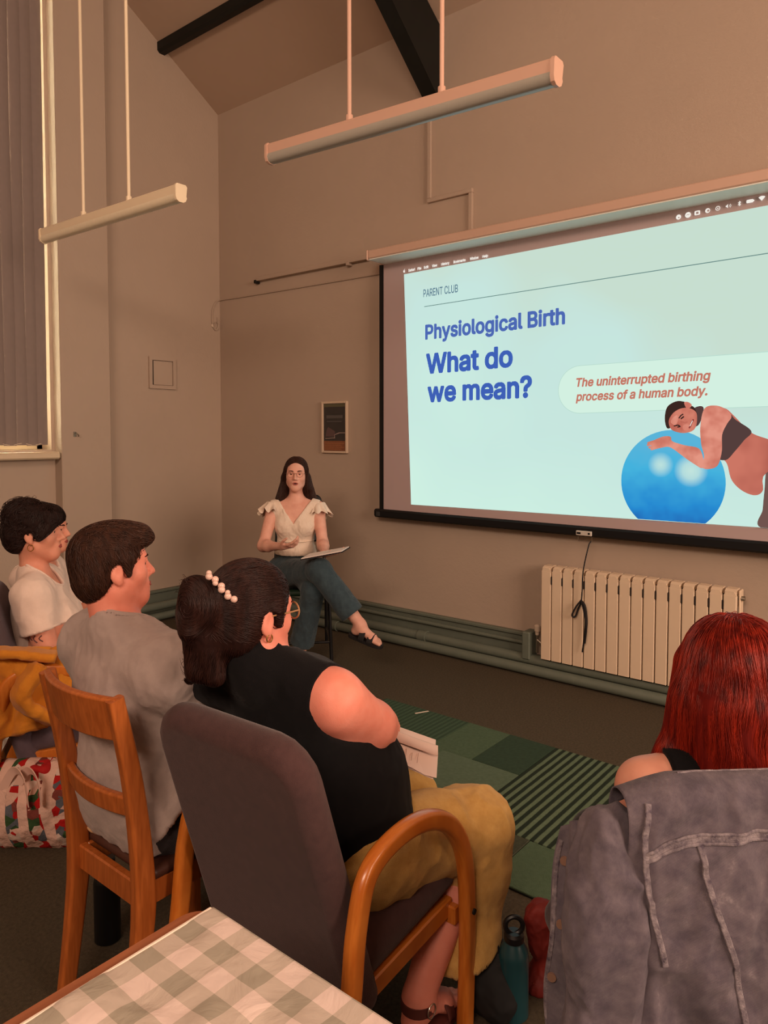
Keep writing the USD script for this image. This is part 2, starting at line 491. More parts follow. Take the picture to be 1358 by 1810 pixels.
po.part('rust_band', flat(px0 + 0.02, px1 - 0.02, pz0 + 0.02, pz0 + 0.10), mat('poster_rust', (134, 84, 56), 0.5, var=0.2, scale=60), False, under=sheet)
po.part('green_band', flat(px0 + 0.02, px1 - 0.02, pz1 - 0.045, pz1 - 0.02), mat('poster_green', (92, 88, 66), 0.5), False, under=sheet)
M_pp = mat('poster_pale', (150, 132, 124), 0.5)
M_pm = mat('poster_mauve', (92, 72, 70), 0.5)
po.part('house_picture', join(prism([(-4.21, 1.57), (-4.105, 1.57), (-4.105, 1.612), (-4.14, 1.63), (-4.18, 1.65), (-4.2, 1.62)], yp, yp + 0.002, (0, 2, 1))), M_pm, False, under=sheet)
po.part('road_picture', join(prism([(-4.212, 1.552), (-4.105, 1.556), (-4.105, 1.583), (-4.05, 1.598), (-3.99, 1.598), (-3.99, 1.604), (-4.06, 1.604), (-4.11, 1.588), (-4.111, 1.562), (-4.212, 1.558)], yp - 0.001, yp + 0.002, (0, 2, 1))), M_pp, False, under=sheet)
po.part('caption', flat(-4.195, -4.03, 1.69, 1.698), mat('poster_caption', (84, 80, 78), 0.5), False, under=sheet)
po.part('caption', flat(-4.2, -4.02, 1.72, 1.745), mat('poster_caption', (84, 80, 78)), False, under=sheet)
for i in range(4):
    po.part('caption', box((px0 + 0.035, yp - 0.0008, pz0 + 0.03 + i * 0.016), (px1 - (0.035 if i % 2 else 0.07), yp + 0.001, pz0 + 0.036 + i * 0.016)), mat('poster_line', (152, 100, 66), 0.5), False, under=sheet)

# ------------------------------------------------------------------ pendant lights
M_house = mat('lamp_housing', (218, 178, 156), 0.45)
M_diff = graph('lamp_diffuser', {'g': ('geometry', {}), 'w': ('wave_texture', {'scale': 60.0, 'bands_direction': 'x'}), 'b': ('bump', {'distance': 0.001, 'strength': 0.2}),
                                 'p': ('principled_bsdf', {'base_color': lin(186, 182, 170), 'roughness': 0.25, 'transmission_weight': 0.15})},
               [('g.position', 'w.vector'), ('w.fac', 'b.height'), ('b.normal', 'p.normal')])


M_house2 = mat('lamp_housing_daylit', (246, 228, 196), 0.4)  # lighter copy of the housing: window daylight painted into the colour
M_diff2 = mat('lamp_diffuser_daylit', (248, 236, 206), 0.3, var=0.05, scale=30)  # lighter copy of the diffuser, daylight in its base colour


def pendant(label, x0, x1, y, z0, z1, rods, M_house=M_house, M_diff=M_diff):
    t = Thing('pendant_light', label, 'light fitting', ((x0 + x1) / 2, y, z0), group='unlit tube lights hung from the ceiling')
    d = A([x1 - x0, 0, z1 - z0])
    a, b = A([x0, y, z0]), A([x1, y, z1])
    top = [(-0.03, 0.036), (-0.034, 0.075), (-0.026, 0.085), (0.026, 0.085), (0.034, 0.075), (0.03, 0.036)]
    low = [(-0.03, 0.037), (-0.034, 0.022), (-0.026, 0.004), (-0.012, -0.004), (0.012, -0.004), (0.026, 0.004), (0.034, 0.022), (0.03, 0.037)]
    capp = [(-0.032, 0.03), (-0.037, 0.078), (-0.028, 0.089), (0.028, 0.089), (0.037, 0.078), (0.036, 0.02), (0.028, 0.002), (0.012, -0.007), (-0.012, -0.007), (-0.028, 0.002), (-0.036, 0.02)]
    n = d / np.linalg.norm(d)
    t.part('housing', sweep([a, b], top), M_house, 25)
    t.part('diffuser', sweep([a + n * 0.01, b - n * 0.01], low), M_diff, 40)
    t.part('end_cap', sweep([a - n * 0.004, a + n * 0.012], capp), M_house, 25)
    t.part('end_cap', sweep([b - n * 0.012, b + n * 0.004], capp), M_house, 25)
    for rx in rods:
        zz = z0 + (z1 - z0) * (rx - x0) / (x1 - x0) + 0.08
        r = t.part('suspension_rod', tube([(rx, y, zz + 0.02), (rx, y, EAVE + SLOPE * (YB - y))], 0.0095, 10), M_house)
        t.part('rod_cup', tube([(rx, y, zz), (rx, y, zz + 0.035)], 0.016, 12), M_house, under=r)


pendant('unlit pendant tube light nearer the projector screen', -2.764, -1.23, 2.5, 2.93, 2.862, (-2.239, -1.737))
pendant('unlit pendant tube light hanging beside the window, daylight painted into its cream colour', -4.881, -3.361, 2.4, 2.866, 2.84, (-4.367, -3.86), M_house2, M_diff2)

# ------------------------------------------------------------------ projector screen
YS = 4.33
scr = Thing('projector_screen', 'large pull-down projector screen showing a pale blue slide', 'screen', (-1.95, YB, 0.96))
M_case = mat('screen_case', (206, 172, 152), 0.45)
M_fab = mat('screen_fabric', (184, 164, 164), 0.8, spec=0.1)
M_blk = mat('screen_black', (16, 16, 18), 0.5, spec=0.3)
SXR = -0.30
scr.part('case', rbox((-3.53, 4.14, 2.876), (SXR + 0.07, YB - 0.002, 2.937), 0.006), M_case)
scr.part('case_underside', rbox((-3.525, 4.146, 2.868), (SXR + 0.065, YB - 0.002, 2.8755), 0.002), mat('case_slide_lit', (236, 240, 232), 0.45), label='underside of the case, slide light painted into its pale colour')  # paler than the case: glow of the slide put into the colour
scr.part('end_cap', rbox((-3.545, 4.136, 2.866), (-3.5302, YB - 0.002, 2.94), 0.006), M_case)
scr.part('fabric', box((-3.535, YS, 1.0), (SXR - 0.0452, YS + 0.003, 2.868)), M_fab, False)
scr.part('side_border', box((-3.575, YS - 0.001, 1.0), (-3.5352, YS + 0.004, 2.868)), M_blk, False)
scr.part('side_border', box((SXR - 0.045, YS - 0.001, 1.0), (SXR, YS + 0.004, 2.868)), M_blk, False)
scr.part('bottom_bar', rbox((-3.615, YS - 0.03, 0.955), (SXR + 0.04, YS + 0.025, 1.018), 0.012), M_blk)
scr.part('bar_cap', rbox((-3.585, YS - 0.033, 0.965), (-3.55, YS - 0.028, 0.998), 0.002), mat('bar_grey', (52, 52, 54), 0.4), label='dark grey cap')
tab = scr.part('pull_tab', rbox((-1.95, YS - 0.042, 0.962), (-1.848, YS - 0.028, 0.992), 0.003), mat('tab_white', (200, 192, 182), 0.5), label='pale pull tab with small print')
scr.part('printed_mark', box((-1.943, YS - 0.0432, 0.971), (-1.918, YS - 0.0415, 0.983)), M_blk, False, under=tab)
scr.part('printed_mark', box((-1.87, YS - 0.0432, 0.971), (-1.858, YS - 0.0415, 0.983)), M_blk, False, under=tab)
scr.part('pull_loop', tube([(-1.94, YS - 0.03, 0.955), (-1.94, YS - 0.03, 0.928), (-1.85, YS - 0.03, 0.932), (-1.85, YS - 0.03, 0.957)], 0.0018, 5), M_metal)

# the slide: flat projected light, laid in thin layers on the fabric
ys = YS - 0.0015
layer = [ys - 0.0005]


def lit(name, shape, m, under, dz=0.0, label=None):
    """A flat shape in the screen's plane (x, z), one thin step in front of the last layer."""
    layer[0] -= 0.00025
    mesh = prism(shape, layer[0], layer[0] + 0.0004, (0, 2, 1))
    return scr.part(name, mesh, m, False, label=label, under=under)


def words(name, text, x0, z0, x1, z1, h, m, under, bold=True, shear=0.0, fat=0.0):
    """Lettering whose baseline runs from (x0,z0) to (x1,z1)."""
    t = meshkit.text_mesh(text, h, 0.0003, bold)
    if fat:
        t = trimesh.util.concatenate([t] + [t.copy().apply_translation((fat * math.cos(q), fat * math.sin(q), 0)) for q in np.arange(8) * math.pi / 4])
    v = t.vertices.copy()
    lo, hi = v[:, 0].min(), v[:, 0].max()
    s = (x1 - x0) / (hi - lo)
    x = (v[:, 0] - lo) * s + v[:, 1] * shear
    layer[0] -= 0.00025
    w = np.c_[x0 + x, layer[0] + v[:, 2], z0 + v[:, 1] + x * (z1 - z0) / (x1 - x0)]
    mm = trimesh.Trimesh(w, t.faces, process=False)
    mm.invert()
    return scr.part(name, mm, m, False, under=under)


M_slide = graph('slide_light', {'g': ('geometry', {}), 's': ('separate_xyz', {}), 'mx': ('map_range', {'from_min': -3.3, 'from_max': -0.5}), 'mz': ('map_range', {'from_min': 1.1, 'from_max': 2.8}),
                                'a': ('math', {'math_type': 'multiply_add', 'value2': 0.45, 'value3': 0.0}), 'b': ('math', {'math_type': 'multiply_add', 'value2': 0.55}),
                                'n': ('noise_texture', {'scale': 1.6, 'detail': 1.0}), 'c': ('math', {'math_type': 'multiply_add', 'value2': 0.5}),
                                'r': ('rgb_ramp', {'ramp': [(0.2, lin(206, 240, 226)), (0.75, lin(198, 229, 222)), (1.2 / 1.3, lin(199, 222, 208))]}), 'e': ('emission', {'strength': 1.0})},
                [('g.position', 's.vector'), ('s.x', 'mx.value'), ('s.z', 'mz.value'), ('mx.result', 'a.value1'), ('mz.result', 'b.value1'), ('a.value', 'b.value3'), ('g.position', 'n.vector'), ('n.fac', 'c.value1'), ('b.value', 'c.value3'),
                 ('c.value', 'r.fac'), ('r.color', 'e.color')], 'e.emission')
slide = scr.part('slide', prism([(-3.34, 2.769), (-3.271, 1.069), (-0.60, 1.094), (-0.56, 2.806)], ys - 0.0004, ys, (0, 2, 1)), M_slide, False, label='pale blue-green projected slide')
G_blue, G_navy, G_rust, G_white = glow('slide_blue', (62, 96, 182)), glow('slide_navy', (78, 100, 150)), glow('slide_rust', (196, 118, 100)), glow('slide_white', (244, 238, 228))
G_line = glow('slide_line', (108, 140, 136))
lit('rule', [(-3.154, 2.510), (-0.60, 2.553), (-0.60, 2.558), (-3.154, 2.515)], G_line, slide)
words('caption_lettering', 'PARENT CLUB', -3.162, 2.582, -2.864, 2.583, 0.053, glow('slide_grey', (92, 124, 142)), slide, bold=False, fat=0.0008)
words('heading_lettering', 'Physiological Birth', -3.144, 2.279, -2.057, 2.291, 0.097, glow('slide_heading', (76, 104, 180)), slide, fat=0.0024)
words('heading_lettering', 'What do', -3.135, 2.033, -2.427, 2.046, 0.132, G_blue, slide, fat=0.0036)
words('heading_lettering', 'we mean?', -3.122, 1.829, -2.284, 1.838, 0.132, G_blue, slide, fat=0.0036)
pill = [(-0.60, 2.033)] + [(-1.95 + 0.145 * math.cos(a) * 1.0, 1.871 + 0.146 * math.sin(a)) for a in np.linspace(math.pi / 2, 1.5 * math.pi, 24)] + [(-0.60, 1.748)]
lit('pill_outline', Polygon(pill).buffer(0.004), glow('slide_pill_edge', (186, 220, 208)), slide)
lit('pill', pill, glow('slide_pill', (211, 240, 225)), slide, label='paler rounded caption panel')
words('caption_lettering', 'The uninterrupted birthing', -1.983, 1.89, -1.186, 1.896, 0.05, G_rust, slide, shear=0.16, fat=0.001)
words('caption_lettering', 'process of a human body.', -1.975, 1.801, -1.196, 1.812, 0.05, G_rust, slide, shear=0.16, fat=0.001)
# menu bar lettering and icons above the slide
for wd, x0, x1 in (('Safari', -3.298, -3.238), ('File', -3.214, -3.18), ('Edit', -3.156, -3.115), ('View', -3.085, -3.04), ('History', -3.005, -2.935), ('Bookmarks', -2.90, -2.80), ('Window', -2.765, -2.695), ('Help', -2.665, -2.62)):
    zb = 2.782 + (x0 + 3.3) * 0.009
    words('menu_lettering', wd, x0, zb, x1, zb + 0.001, 0.017, G_white, slide, bold=True, fat=0.0006)
lit('menu_symbol', Polygon(circle(0.0095, 14) * [0.9, 1] + [-3.335, 2.789]).difference(Polygon(circle(0.005, 8) + [-3.325, 2.791])).union(Polygon([(-3.336, 2.799), (-3.331, 2.808), (-3.329, 2.806), (-3.333, 2.798)])).buffer(0), G_white, slide)


def disc(x, z, r, sx=1.0):
    return Polygon(circle(r, 20) * [sx, 1] + [x, z])


icx = {0: -1.37, 1: -1.318, 2: -1.268, 3: -1.213, 4: -1.16, 5: -1.107, 6: -1.05, 7: -0.998, 8: -0.94}
iz = lambda k: 2.823 + k * 0.0022
lit('menu_icon', disc(icx[0], iz(0), 0.014).difference(disc(icx[0] + 0.002, iz(0) - 0.003, 0.004)), G_white, slide)
lit('menu_icon', disc(icx[1], iz(1), 0.016).difference(Polygon([(icx[1] - 0.009, iz(1) - 0.003), (icx[1] - 0.002, iz(1) + 0.002), (icx[1] + 0.002, iz(1) - 0.002), (icx[1] + 0.009, iz(1) + 0.003), (icx[1] + 0.009, iz(1) + 0.006), (icx[1] + 0.002, iz(1) + 0.001), (icx[1] - 0.002, iz(1) + 0.005), (icx[1] - 0.009, iz(1))])), G_white, slide)
lit('menu_icon', Polygon(rrect(0.03, 0.024, 0.005) + [icx[2], iz(2)]).difference(Polygon(rrect(0.014, 0.012, 0.002) + [icx[2], iz(2)])), G_white, slide)
lit('menu_icon', disc(icx[3], iz(3), 0.013).difference(disc(icx[3] + 0.003, iz(3) - 0.001, 0.0065)), G_white, slide)
lit('menu_icon', disc(icx[4], iz(4), 0.0125).difference(disc(icx[4], iz(4), 0.009)).union(Polygon(circle(0.005, 3) + [icx[4], iz(4)])), G_white, slide)
spk = Polygon([(icx[5] - 0.012, iz(5) - 0.004), (icx[5] - 0.008, iz(5) - 0.004), (icx[5] - 0.001, iz(5) - 0.011), (icx[5] - 0.001, iz(5) + 0.011), (icx[5] - 0.008, iz(5) + 0.004), (icx[5] - 0.012, iz(5) + 0.004)])
lit('menu_icon', spk, G_white, slide)
for rr in (0.007, 0.012):
    a = np.linspace(-0.8, 0.8, 8)
    lit('menu_icon', Polygon(np.vstack([np.c_[np.cos(a), np.sin(a)] * (rr + 0.002), (np.c_[np.cos(a), np.sin(a)] * rr)[::-1]]) + [icx[5] + 0.001, iz(5)]), G_white, slide)
bt = [(-0.006, -0.006), (0.006, 0.006), (0, 0.012), (0, -0.012), (0.006, -0.006), (-0.006, 0.006)]
from shapely.geometry import LineString
lit('menu_icon', LineString(A(bt) + [icx[6], iz(6)]).buffer(0.0016), G_white, slide)
lit('menu_icon', Polygon(rrect(0.034, 0.017, 0.005) + [icx[7], iz(7)]).union(Polygon(rrect(0.003, 0.007, 0.001) + [icx[7] + 0.0195, iz(7)])).buffer(0.0005), G_white, slide)
a = np.linspace(math.radians(50), math.radians(130), 10)
lit('menu_icon', Polygon(np.vstack([[0, -0.012], np.c_[np.cos(a), np.sin(a)] * 0.026 + [0, -0.012]]) + [icx[8], iz(8)]), G_white, slide)

# picture on the slide: a woman leaning on a blue exercise ball
BX, BZ, BR = -1.383, 1.318, 0.296
ballp = Polygon(circle(BR, 60) * [0.995, 1.01] + [BX, BZ]).intersection(Polygon([(-2, 1.0875), (-0.6, 1.0935), (-0.6, 2), (-2, 2)]))
M_ball = graph('slide_ball', {'g': ('geometry', {}), 's': ('separate_xyz', {}), 'h1': ('vector_math', {'math_type': 'distance', 'vector2': (-1.445, 4.327, 1.415)}), 'r1': ('rgb_ramp', {'ramp': [(0, (1, 1, 1)), (0.028, (0.75,) * 3), (0.075, (0, 0, 0))]}),
                              'h2': ('vector_math', {'math_type': 'distance', 'vector2': (-1.275, 4.327, 1.385)}), 'r2': ('rgb_ramp', {'ramp': [(0, (1, 1, 1)), (0.045, (0.8,) * 3), (0.095, (0, 0, 0))]}),
                              'mz': ('map_range', {'from_min': 1.08, 'from_max': 1.62}), 'n': ('noise_texture', {'scale': 9.0, 'detail': 2.0}), 'ad': ('math', {'math_type': 'multiply_add', 'value2': 0.35}),
                              'rb': ('rgb_ramp', {'ramp': [(0.12, lin(36, 104, 184)), (0.35, lin(40, 142, 214)), (0.75, lin(70, 182, 226)), (1.0, lin(92, 184, 222))]}),
                              'm1': ('mix', {'color2': lin(196, 232, 226)}), 'm2': ('mix', {'color2': lin(200, 234, 226)}), 'e': ('emission', {'strength': 0.95})},
               [('g.position', 's.vector'), ('s.z', 'mz.value'), ('g.position', 'n.vector'), ('n.fac', 'ad.value1'), ('mz.result', 'ad.value3'), ('ad.value', 'rb.fac'), ('g.position', 'h1.vector1'), ('h1.value', 'r1.fac'), ('g.position', 'h2.vector1'), ('h2.value', 'r2.fac'),
                ('rb.color', 'm1.color1'), ('r1.color', 'm1.fac'), ('m1.color', 'm2.color1'), ('r2.color', 'm2.fac'), ('m2.color', 'e.color')], 'e.emission')


def outline(pts):
    """Outlines of the slide's picture: millimetres across and up from a point at the foot of the screen."""
    return [(-1.95 + a / 1000.0, 1.0 + b / 1000.0) for a, b in pts]


def soft(pts, n=70):
    return Polygon(smooth_path(np.c_[A(outline(pts)), np.zeros(len(pts))], n, closed=True)[:, :2]).buffer(0)


def skin(name, c1, c2, sc=7.0):
    return graph(name, {'g': ('geometry', {}), 'n': ('noise_texture', {'scale': sc, 'detail': 2.0}), 'r': ('rgb_ramp', {'ramp': [(0.35, lin(*c1)), (0.65, lin(*c2))]}), 'e': ('emission', {'strength': 1.0})},
                 [('g.position', 'n.vector'), ('n.fac', 'r.fac'), ('r.color', 'e.color')], 'e.emission')


G_skin, G_skin2, G_skin3 = skin('slide_skin', (212, 128, 108), (188, 102, 86), 14), skin('slide_skin_arm', (228, 150, 130), (204, 118, 100), 12), skin('slide_belly', (204, 118, 100), (176, 94, 80), 5)
G_top, G_hair = glow('slide_top', (84, 62, 60)), glow('slide_hair', (58, 38, 34))
clip = Polygon([(-2, 1.0875), (-0.585, 1.094), (-0.6, 2), (-2, 2)])
lit('exercise_ball', ballp, M_ball, slide)
lit('trousers', soft([(1046, 90), (1050, 190), (1056, 290), (1066, 420), (1110, 470), (1240, 540), (1330, 480), (1345, 300), (1340, 90)]).intersection(clip), glow('slide_trousers', (112, 84, 78)), slide)
lit('body', soft([(790, 730), (850, 735), (900, 690), (980, 605), (1060, 570), (1150, 540), (1280, 560), (1290, 470), (1066, 390), (1048, 290), (1005, 264), (940, 290), (890, 345), (866, 430), (830, 470), (760, 560)]).intersection(clip), G_skin3, slide)
lit('crop_top', soft([(876, 700), (905, 672), (985, 610), (950, 560), (905, 500), (862, 452), (812, 466), (800, 560), (830, 660)]), G_top, slide)
lit('crop_top', soft([(690, 742), (735, 745), (730, 690), (706, 640), (650, 635), (660, 690)]), G_top, slide)
lit('upper_arm', soft([(742, 736), (800, 752), (855, 730), (884, 690), (862, 650), (838, 590), (838, 500), (818, 420), (770, 398), (735, 410), (745, 470), (728, 540), (722, 640)]), G_skin2, slide)
lit('forearm', soft([(438, 536), (470, 560), (520, 580), (560, 578), (570, 552), (640, 530), (720, 510), (745, 430), (735, 402), (700, 420), (640, 460), (580, 505), (545, 520), (500, 512), (455, 505), (460, 520)]), G_skin2, slide)
for i, (fx, fz) in enumerate(((432, 541), (430, 529), (440, 515), (452, 505))):
    lit('finger', LineString(outline([(fx, fz), (fx + 45, fz + 14)])).buffer(0.0065), G_skin2, slide)
lit('hair', soft([(526, 700), (540, 752), (585, 780), (630, 778), (660, 760), (690, 740), (700, 690), (650, 650), (580, 640), (545, 625), (530, 650)]), G_hair, slide)
face = lit('face', soft([(548, 668), (570, 712), (610, 738), (655, 742), (694, 722), (704, 690), (700, 640), (680, 612), (640, 600), (600, 604), (562, 622)]), G_skin, slide)
lit('ear', soft([(632, 772), (650, 776), (672, 762), (668, 745), (645, 742)], 24), G_skin2, slide)
lit('brow', LineString(outline([(606, 686), (616, 700), (626, 706)])).buffer(0.0035), G_hair, slide)
lit('eye', LineString(outline([(618, 682), (630, 692)])).buffer(0.004), G_hair, slide)
lit('brow', LineString(outline([(580, 640), (600, 645), (610, 640)])).buffer(0.0035), G_hair, slide)
lit('eye', LineString(outline([(600, 634), (612, 636)])).buffer(0.0035), G_hair, slide)
lit('nose', LineString(outline([(618, 664), (640, 658), (650, 662)])).buffer(0.005), G_skin3, slide)
lit('cheek', soft([(628, 640), (650, 650), (664, 640), (655, 618), (632, 618)], 24), G_skin2, slide)
lit('forehead', soft([(560, 662), (575, 690), (596, 700), (600, 670), (585, 645)], 24), G_skin2, slide)
lit('lip', LineString(outline([(684, 674), (676, 660), (670, 640), (664, 630)])).buffer(0.0045), glow('slide_lip', (140, 62, 58)), slide)
lit('teeth', LineString(outline([(680, 668), (673, 652), (668, 640)])).buffer(0.002), G_white, slide)

# pull cord hanging from the screen's bar, in front of the radiator
M_cord = mat('black_cord', (22, 18, 20), 0.6)
pc = Thing('screen_pull_cord', 'black knotted pull cord hanging from the screen bar over the radiator', 'cord', (-1.9, 4.24, 0.25))
yc = YS - 0.07
pc.part('cord', tube(smooth_path([(-1.855, YS - 0.03, 0.93), (-1.862, yc + 0.02, 0.9), (-1.885, yc, 0.75), (-1.89, yc, 0.63), (-1.895, yc, 0.56)], 30), 0.004, 6), M_cord)
pc.part('loop', tube(smooth_path([(-1.895, yc, 0.565), (-1.925, yc - 0.01, 0.52), (-1.95, yc - 0.01, 0.465), (-1.935, yc, 0.455), (-1.915, yc + 0.004, 0.51), (-1.89, yc, 0.56)], 30), 0.006, 6), M_cord)
pc.part('tail', tube(smooth_path([(-1.895, yc, 0.56), (-1.87, yc - 0.006, 0.53), (-1.86, yc - 0.004, 0.44), (-1.868, yc, 0.35), (-1.885, yc, 0.24)], 30), np.interp(np.linspace(0, 1, 30), [0, 0.3, 0.7, 1], [0.007, 0.01, 0.009, 0.004]), 7), M_cord)
pc.part('cord', tube(smooth_path([(-1.89, yc - 0.006, 0.55), (-1.872, yc - 0.012, 0.5), (-1.856, yc - 0.01, 0.4), (-1.866, yc - 0.006, 0.3)], 20), 0.005, 6), M_cord)

# radiator
rd = Thing('radiator', 'cream sectional radiator on the wall below the projector screen', 'radiator', (-1.62, YB, 0.14))
M_dark = mat('radiator_shade', (34, 26, 22), 0.8)  # dark colour standing in for shade inside the cream radiator
RX0, PW, RZ0, RZ1, RY0, RY1 = -2.185, 0.0735, 0.135, 0.742, 4.285, 4.375
for i in range(16):
    x = RX0 + i * PW
    g = 0.003
    front = prism([(x + g, RY0 + 0.004), (x + g + 0.004, RY0), (x + PW - g - 0.004, RY0), (x + PW - g, RY0 + 0.004), (x + PW - g, RY0 + 0.02), (x + g, RY0 + 0.02)], RZ0, RZ1 - 0.035, (0, 1, 2))
    topc = prism([(RY0 + 0.004, RZ1 - 0.07), (RY0, RZ1 - 0.05), (RY0 + 0.006, RZ1 - 0.012), (RY0 + 0.03, RZ1), (RY1, RZ1), (RY1, RZ1 - 0.03), (RY0 + 0.02, RZ1 - 0.07)], x + 0.008, x + PW - 0.008, (1, 2, 0))
    hat = prism([(x + g, RZ1 - 0.036), (x + g + 0.012, RZ1 - 0.012), (x + PW - g - 0.012, RZ1 - 0.012), (x + PW - g, RZ1 - 0.036)], RY0 + 0.001, RY0 + 0.02, (0, 2, 1))
    web = box((x + PW / 2 - 0.012, RY0 + 0.015, RZ0 + 0.01), (x + PW / 2 + 0.012, RY1 - 0.01, RZ1 - 0.03))
    rd.part('radiator_section', join(front, topc, hat, web), M_cream, 25)
    if i:
        rd.part('slot_shade_block', rbox((x - 0.0065, RY0 - 0.0008, RZ1 - 0.115), (x + 0.0065, RY0 + 0.02, RZ1 - 0.062), 0.004), M_dark, label='dark block painted as slot shade between two sections')  # solid dark block, shade of an opening painted as colour
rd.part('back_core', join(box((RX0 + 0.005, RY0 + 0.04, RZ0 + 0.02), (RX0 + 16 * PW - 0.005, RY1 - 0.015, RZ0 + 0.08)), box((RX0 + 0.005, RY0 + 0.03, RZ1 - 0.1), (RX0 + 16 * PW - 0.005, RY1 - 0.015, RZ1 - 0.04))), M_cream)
rd.part('back_panel', box((RX0 + 0.006, RY0 + 0.022, RZ0 + 0.01), (RX0 + 16 * PW - 0.006, RY0 + 0.03, RZ1 - 0.03)), M_dark, False, label='dark sheet painted as the shade inside the radiator')  # dark sheet behind the sections, painted shade for the gaps
rd.part('end_plate', rbox((RX0 + 16 * PW, RY0 + 0.03, RZ0 + 0.02), (RX0 + 16 * PW + 0.012, RY1, RZ1 - 0.005), 0.004), M_cream)
rd.part('bleed_plug', tube([(RX0 + 16 * PW, 4.33, RZ1 - 0.05), (RX0 + 16 * PW + 0.03, 4.33, RZ1 - 0.05)], 0.014, 10), M_metal)
v = rd.part('valve', lathe([(0, 0), (0.012, 0), (0.014, 0.02), (0.018, 0.025), (0.019, 0.06), (0.012, 0.07), (0, 0.071)], (RX0 - 0.05, 4.34, 0.27)), M_white)
rd.part('valve_pipe', tube([(RX0 - 0.05, 4.34, 0.15), (RX0 - 0.05, 4.34, 0.275)], 0.009, 8), M_metal, under=v)
rd.part('valve_tail', tube([(RX0 - 0.05, 4.34, 0.24), (RX0 + 0.01, 4.34, 0.2)], 0.009, 8), M_metal, under=v)

# ------------------------------------------------------------------ rug and scrap of paper
rug = Thing('rug', 'green patchwork rug with striped patches on the dark carpet', 'rug', (-1.75, 2.8, 0))


def rugmat(name, c, c2, stripe=None):
    nodes = {'g': ('geometry', {}), 'n': ('noise_texture', {'scale': 60.0, 'detail': 5.0}), 'nb': ('noise_texture', {'scale': 300.0, 'detail': 3.0}), 'b': ('bump', {'distance': 0.003}),
             'r': ('rgb_ramp', {'ramp': [(0.3, lin(*c)), (0.7, lin(*c2))]}), 'p': ('principled_bsdf', {'roughness': 0.95, 'specular_ior_level': 0.1})}
    links = [('g.position', 'n.vector'), ('g.position', 'nb.vector'), ('n.fac', 'r.fac'), ('nb.fac', 'b.height'), ('b.normal', 'p.normal')]
    if stripe:
        period, dark = stripe
        nodes.update(w=('wave_texture', {'scale': 2 * math.pi / period / 20.0, 'bands_direction': 'x', 'distortion': 0.25, 'detail': 1.0, 'detail_scale': 3.0}), wr=('rgb_ramp', {'ramp': [(0.35, (0, 0, 0)), (0.65, (1, 1, 1))]}), mx=('mix', {'color2': lin(*dark)}))
        links += [('g.position', 'w.vector'), ('w.fac', 'wr.fac'), ('wr.color', 'mx.fac'), ('r.color', 'mx.color1'), ('mx.color', 'p.base_color')]
    else:
        links.append(('r.color', 'p.base_color'))
    return graph(name, nodes, links)


M_r1 = rugmat('rug_green', (82, 100, 78), (74, 92, 70))
M_r2 = rugmat('rug_dark_green', (56, 74, 58), (50, 66, 52))
M_r3 = rugmat('rug_pale_green', (92, 108, 88), (84, 100, 80))
M_r4 = rugmat('rug_stripe', (100, 116, 92), (92, 108, 84), (0.037, (38, 48, 38)))
M_r5 = rugmat('rug_fine_stripe', (72, 92, 72), (66, 86, 66), (0.03, (56, 74, 58)))
M_r6 = rugmat('rug_brown_green', (70, 74, 60), (62, 64, 52))
rug.part('backing', rbox((-2.72, 2.215, 0), (-0.80, 3.36, 0.008), 0.002), M_black)
patches = [(-2.72, 3.0, -2.13, 3.36, M_r5), (-2.13, 2.98, -1.88, 3.36, M_r1), (-1.88, 2.98, -1.62, 3.36, M_r2), (-2.72, 2.62, -2.05, 3.0, M_r1), (-2.05, 2.62, -1.62, 2.98, M_r3), (-1.62, 2.52, -1.12, 3.36, M_r4),
           (-2.72, 2.215, -1.9, 2.62, M_r2), (-1.9, 2.215, -1.45, 2.62, M_r1), (-1.45, 2.215, -1.32, 2.52, M_r6), (-1.32, 2.215, -0.8, 2.52, M_r1), (-1.12, 2.52, -0.8, 3.36, M_r2)]
for i, (x0, y0, x1, y1, m) in enumerate(patches):
    rug.part('patch', rbox((x0 + 0.001, y0 + 0.001, 0.004), (x1 - 0.001, y1 - 0.001, 0.0125 + 0.0008 * (i % 3)), 0.002), m)
pp = Thing('paper_scrap', 'tiny white strip of paper lying at the far edge of the rug', 'paper', (-2.42, 3.32, 0.012))
pp.part('strip', bar((-2.44, 3.27, 0.015), (-2.40, 3.345, 0.016), 0.012, 0.002, c=0.0005), M_white)

# ------------------------------------------------------------------ furniture
M_oak = graph('honey_oak', {'g': ('geometry', {}), 'm': ('mapping', {'scale': (14, 14, 1.6)}), 'n': ('noise_texture', {'scale': 6.0, 'detail': 5.0, 'distortion': 0.6}), 'r': ('rgb_ramp', {'ramp': [(0.3, lin(184, 102, 46)), (0.7, lin(154, 80, 32))]}),
                            'p': ('principled_bsdf', {'roughness': 0.32, 'coat_weight': 0.25, 'coat_roughness': 0.2})}, [('g.position', 'm.vector'), ('m.vector', 'n.vector'), ('n.fac', 'r.fac'), ('r.color', 'p.base_color')])
M_arm = graph('bent_beech', {'g': ('geometry', {}), 'm': ('mapping', {'scale': (30, 3, 3)}), 'n': ('noise_texture', {'scale': 4.0, 'detail': 5.0}), 'r': ('rgb_ramp', {'ramp': [(0.3, lin(206, 122, 46)), (0.7, lin(184, 98, 30))]}),
                             'p': ('principled_bsdf', {'roughness': 0.3, 'coat_weight': 0.35, 'coat_roughness': 0.15})}, [('g.position', 'm.vector'), ('m.vector', 'n.vector'), ('n.fac', 'r.fac'), ('r.color', 'p.base_color')])


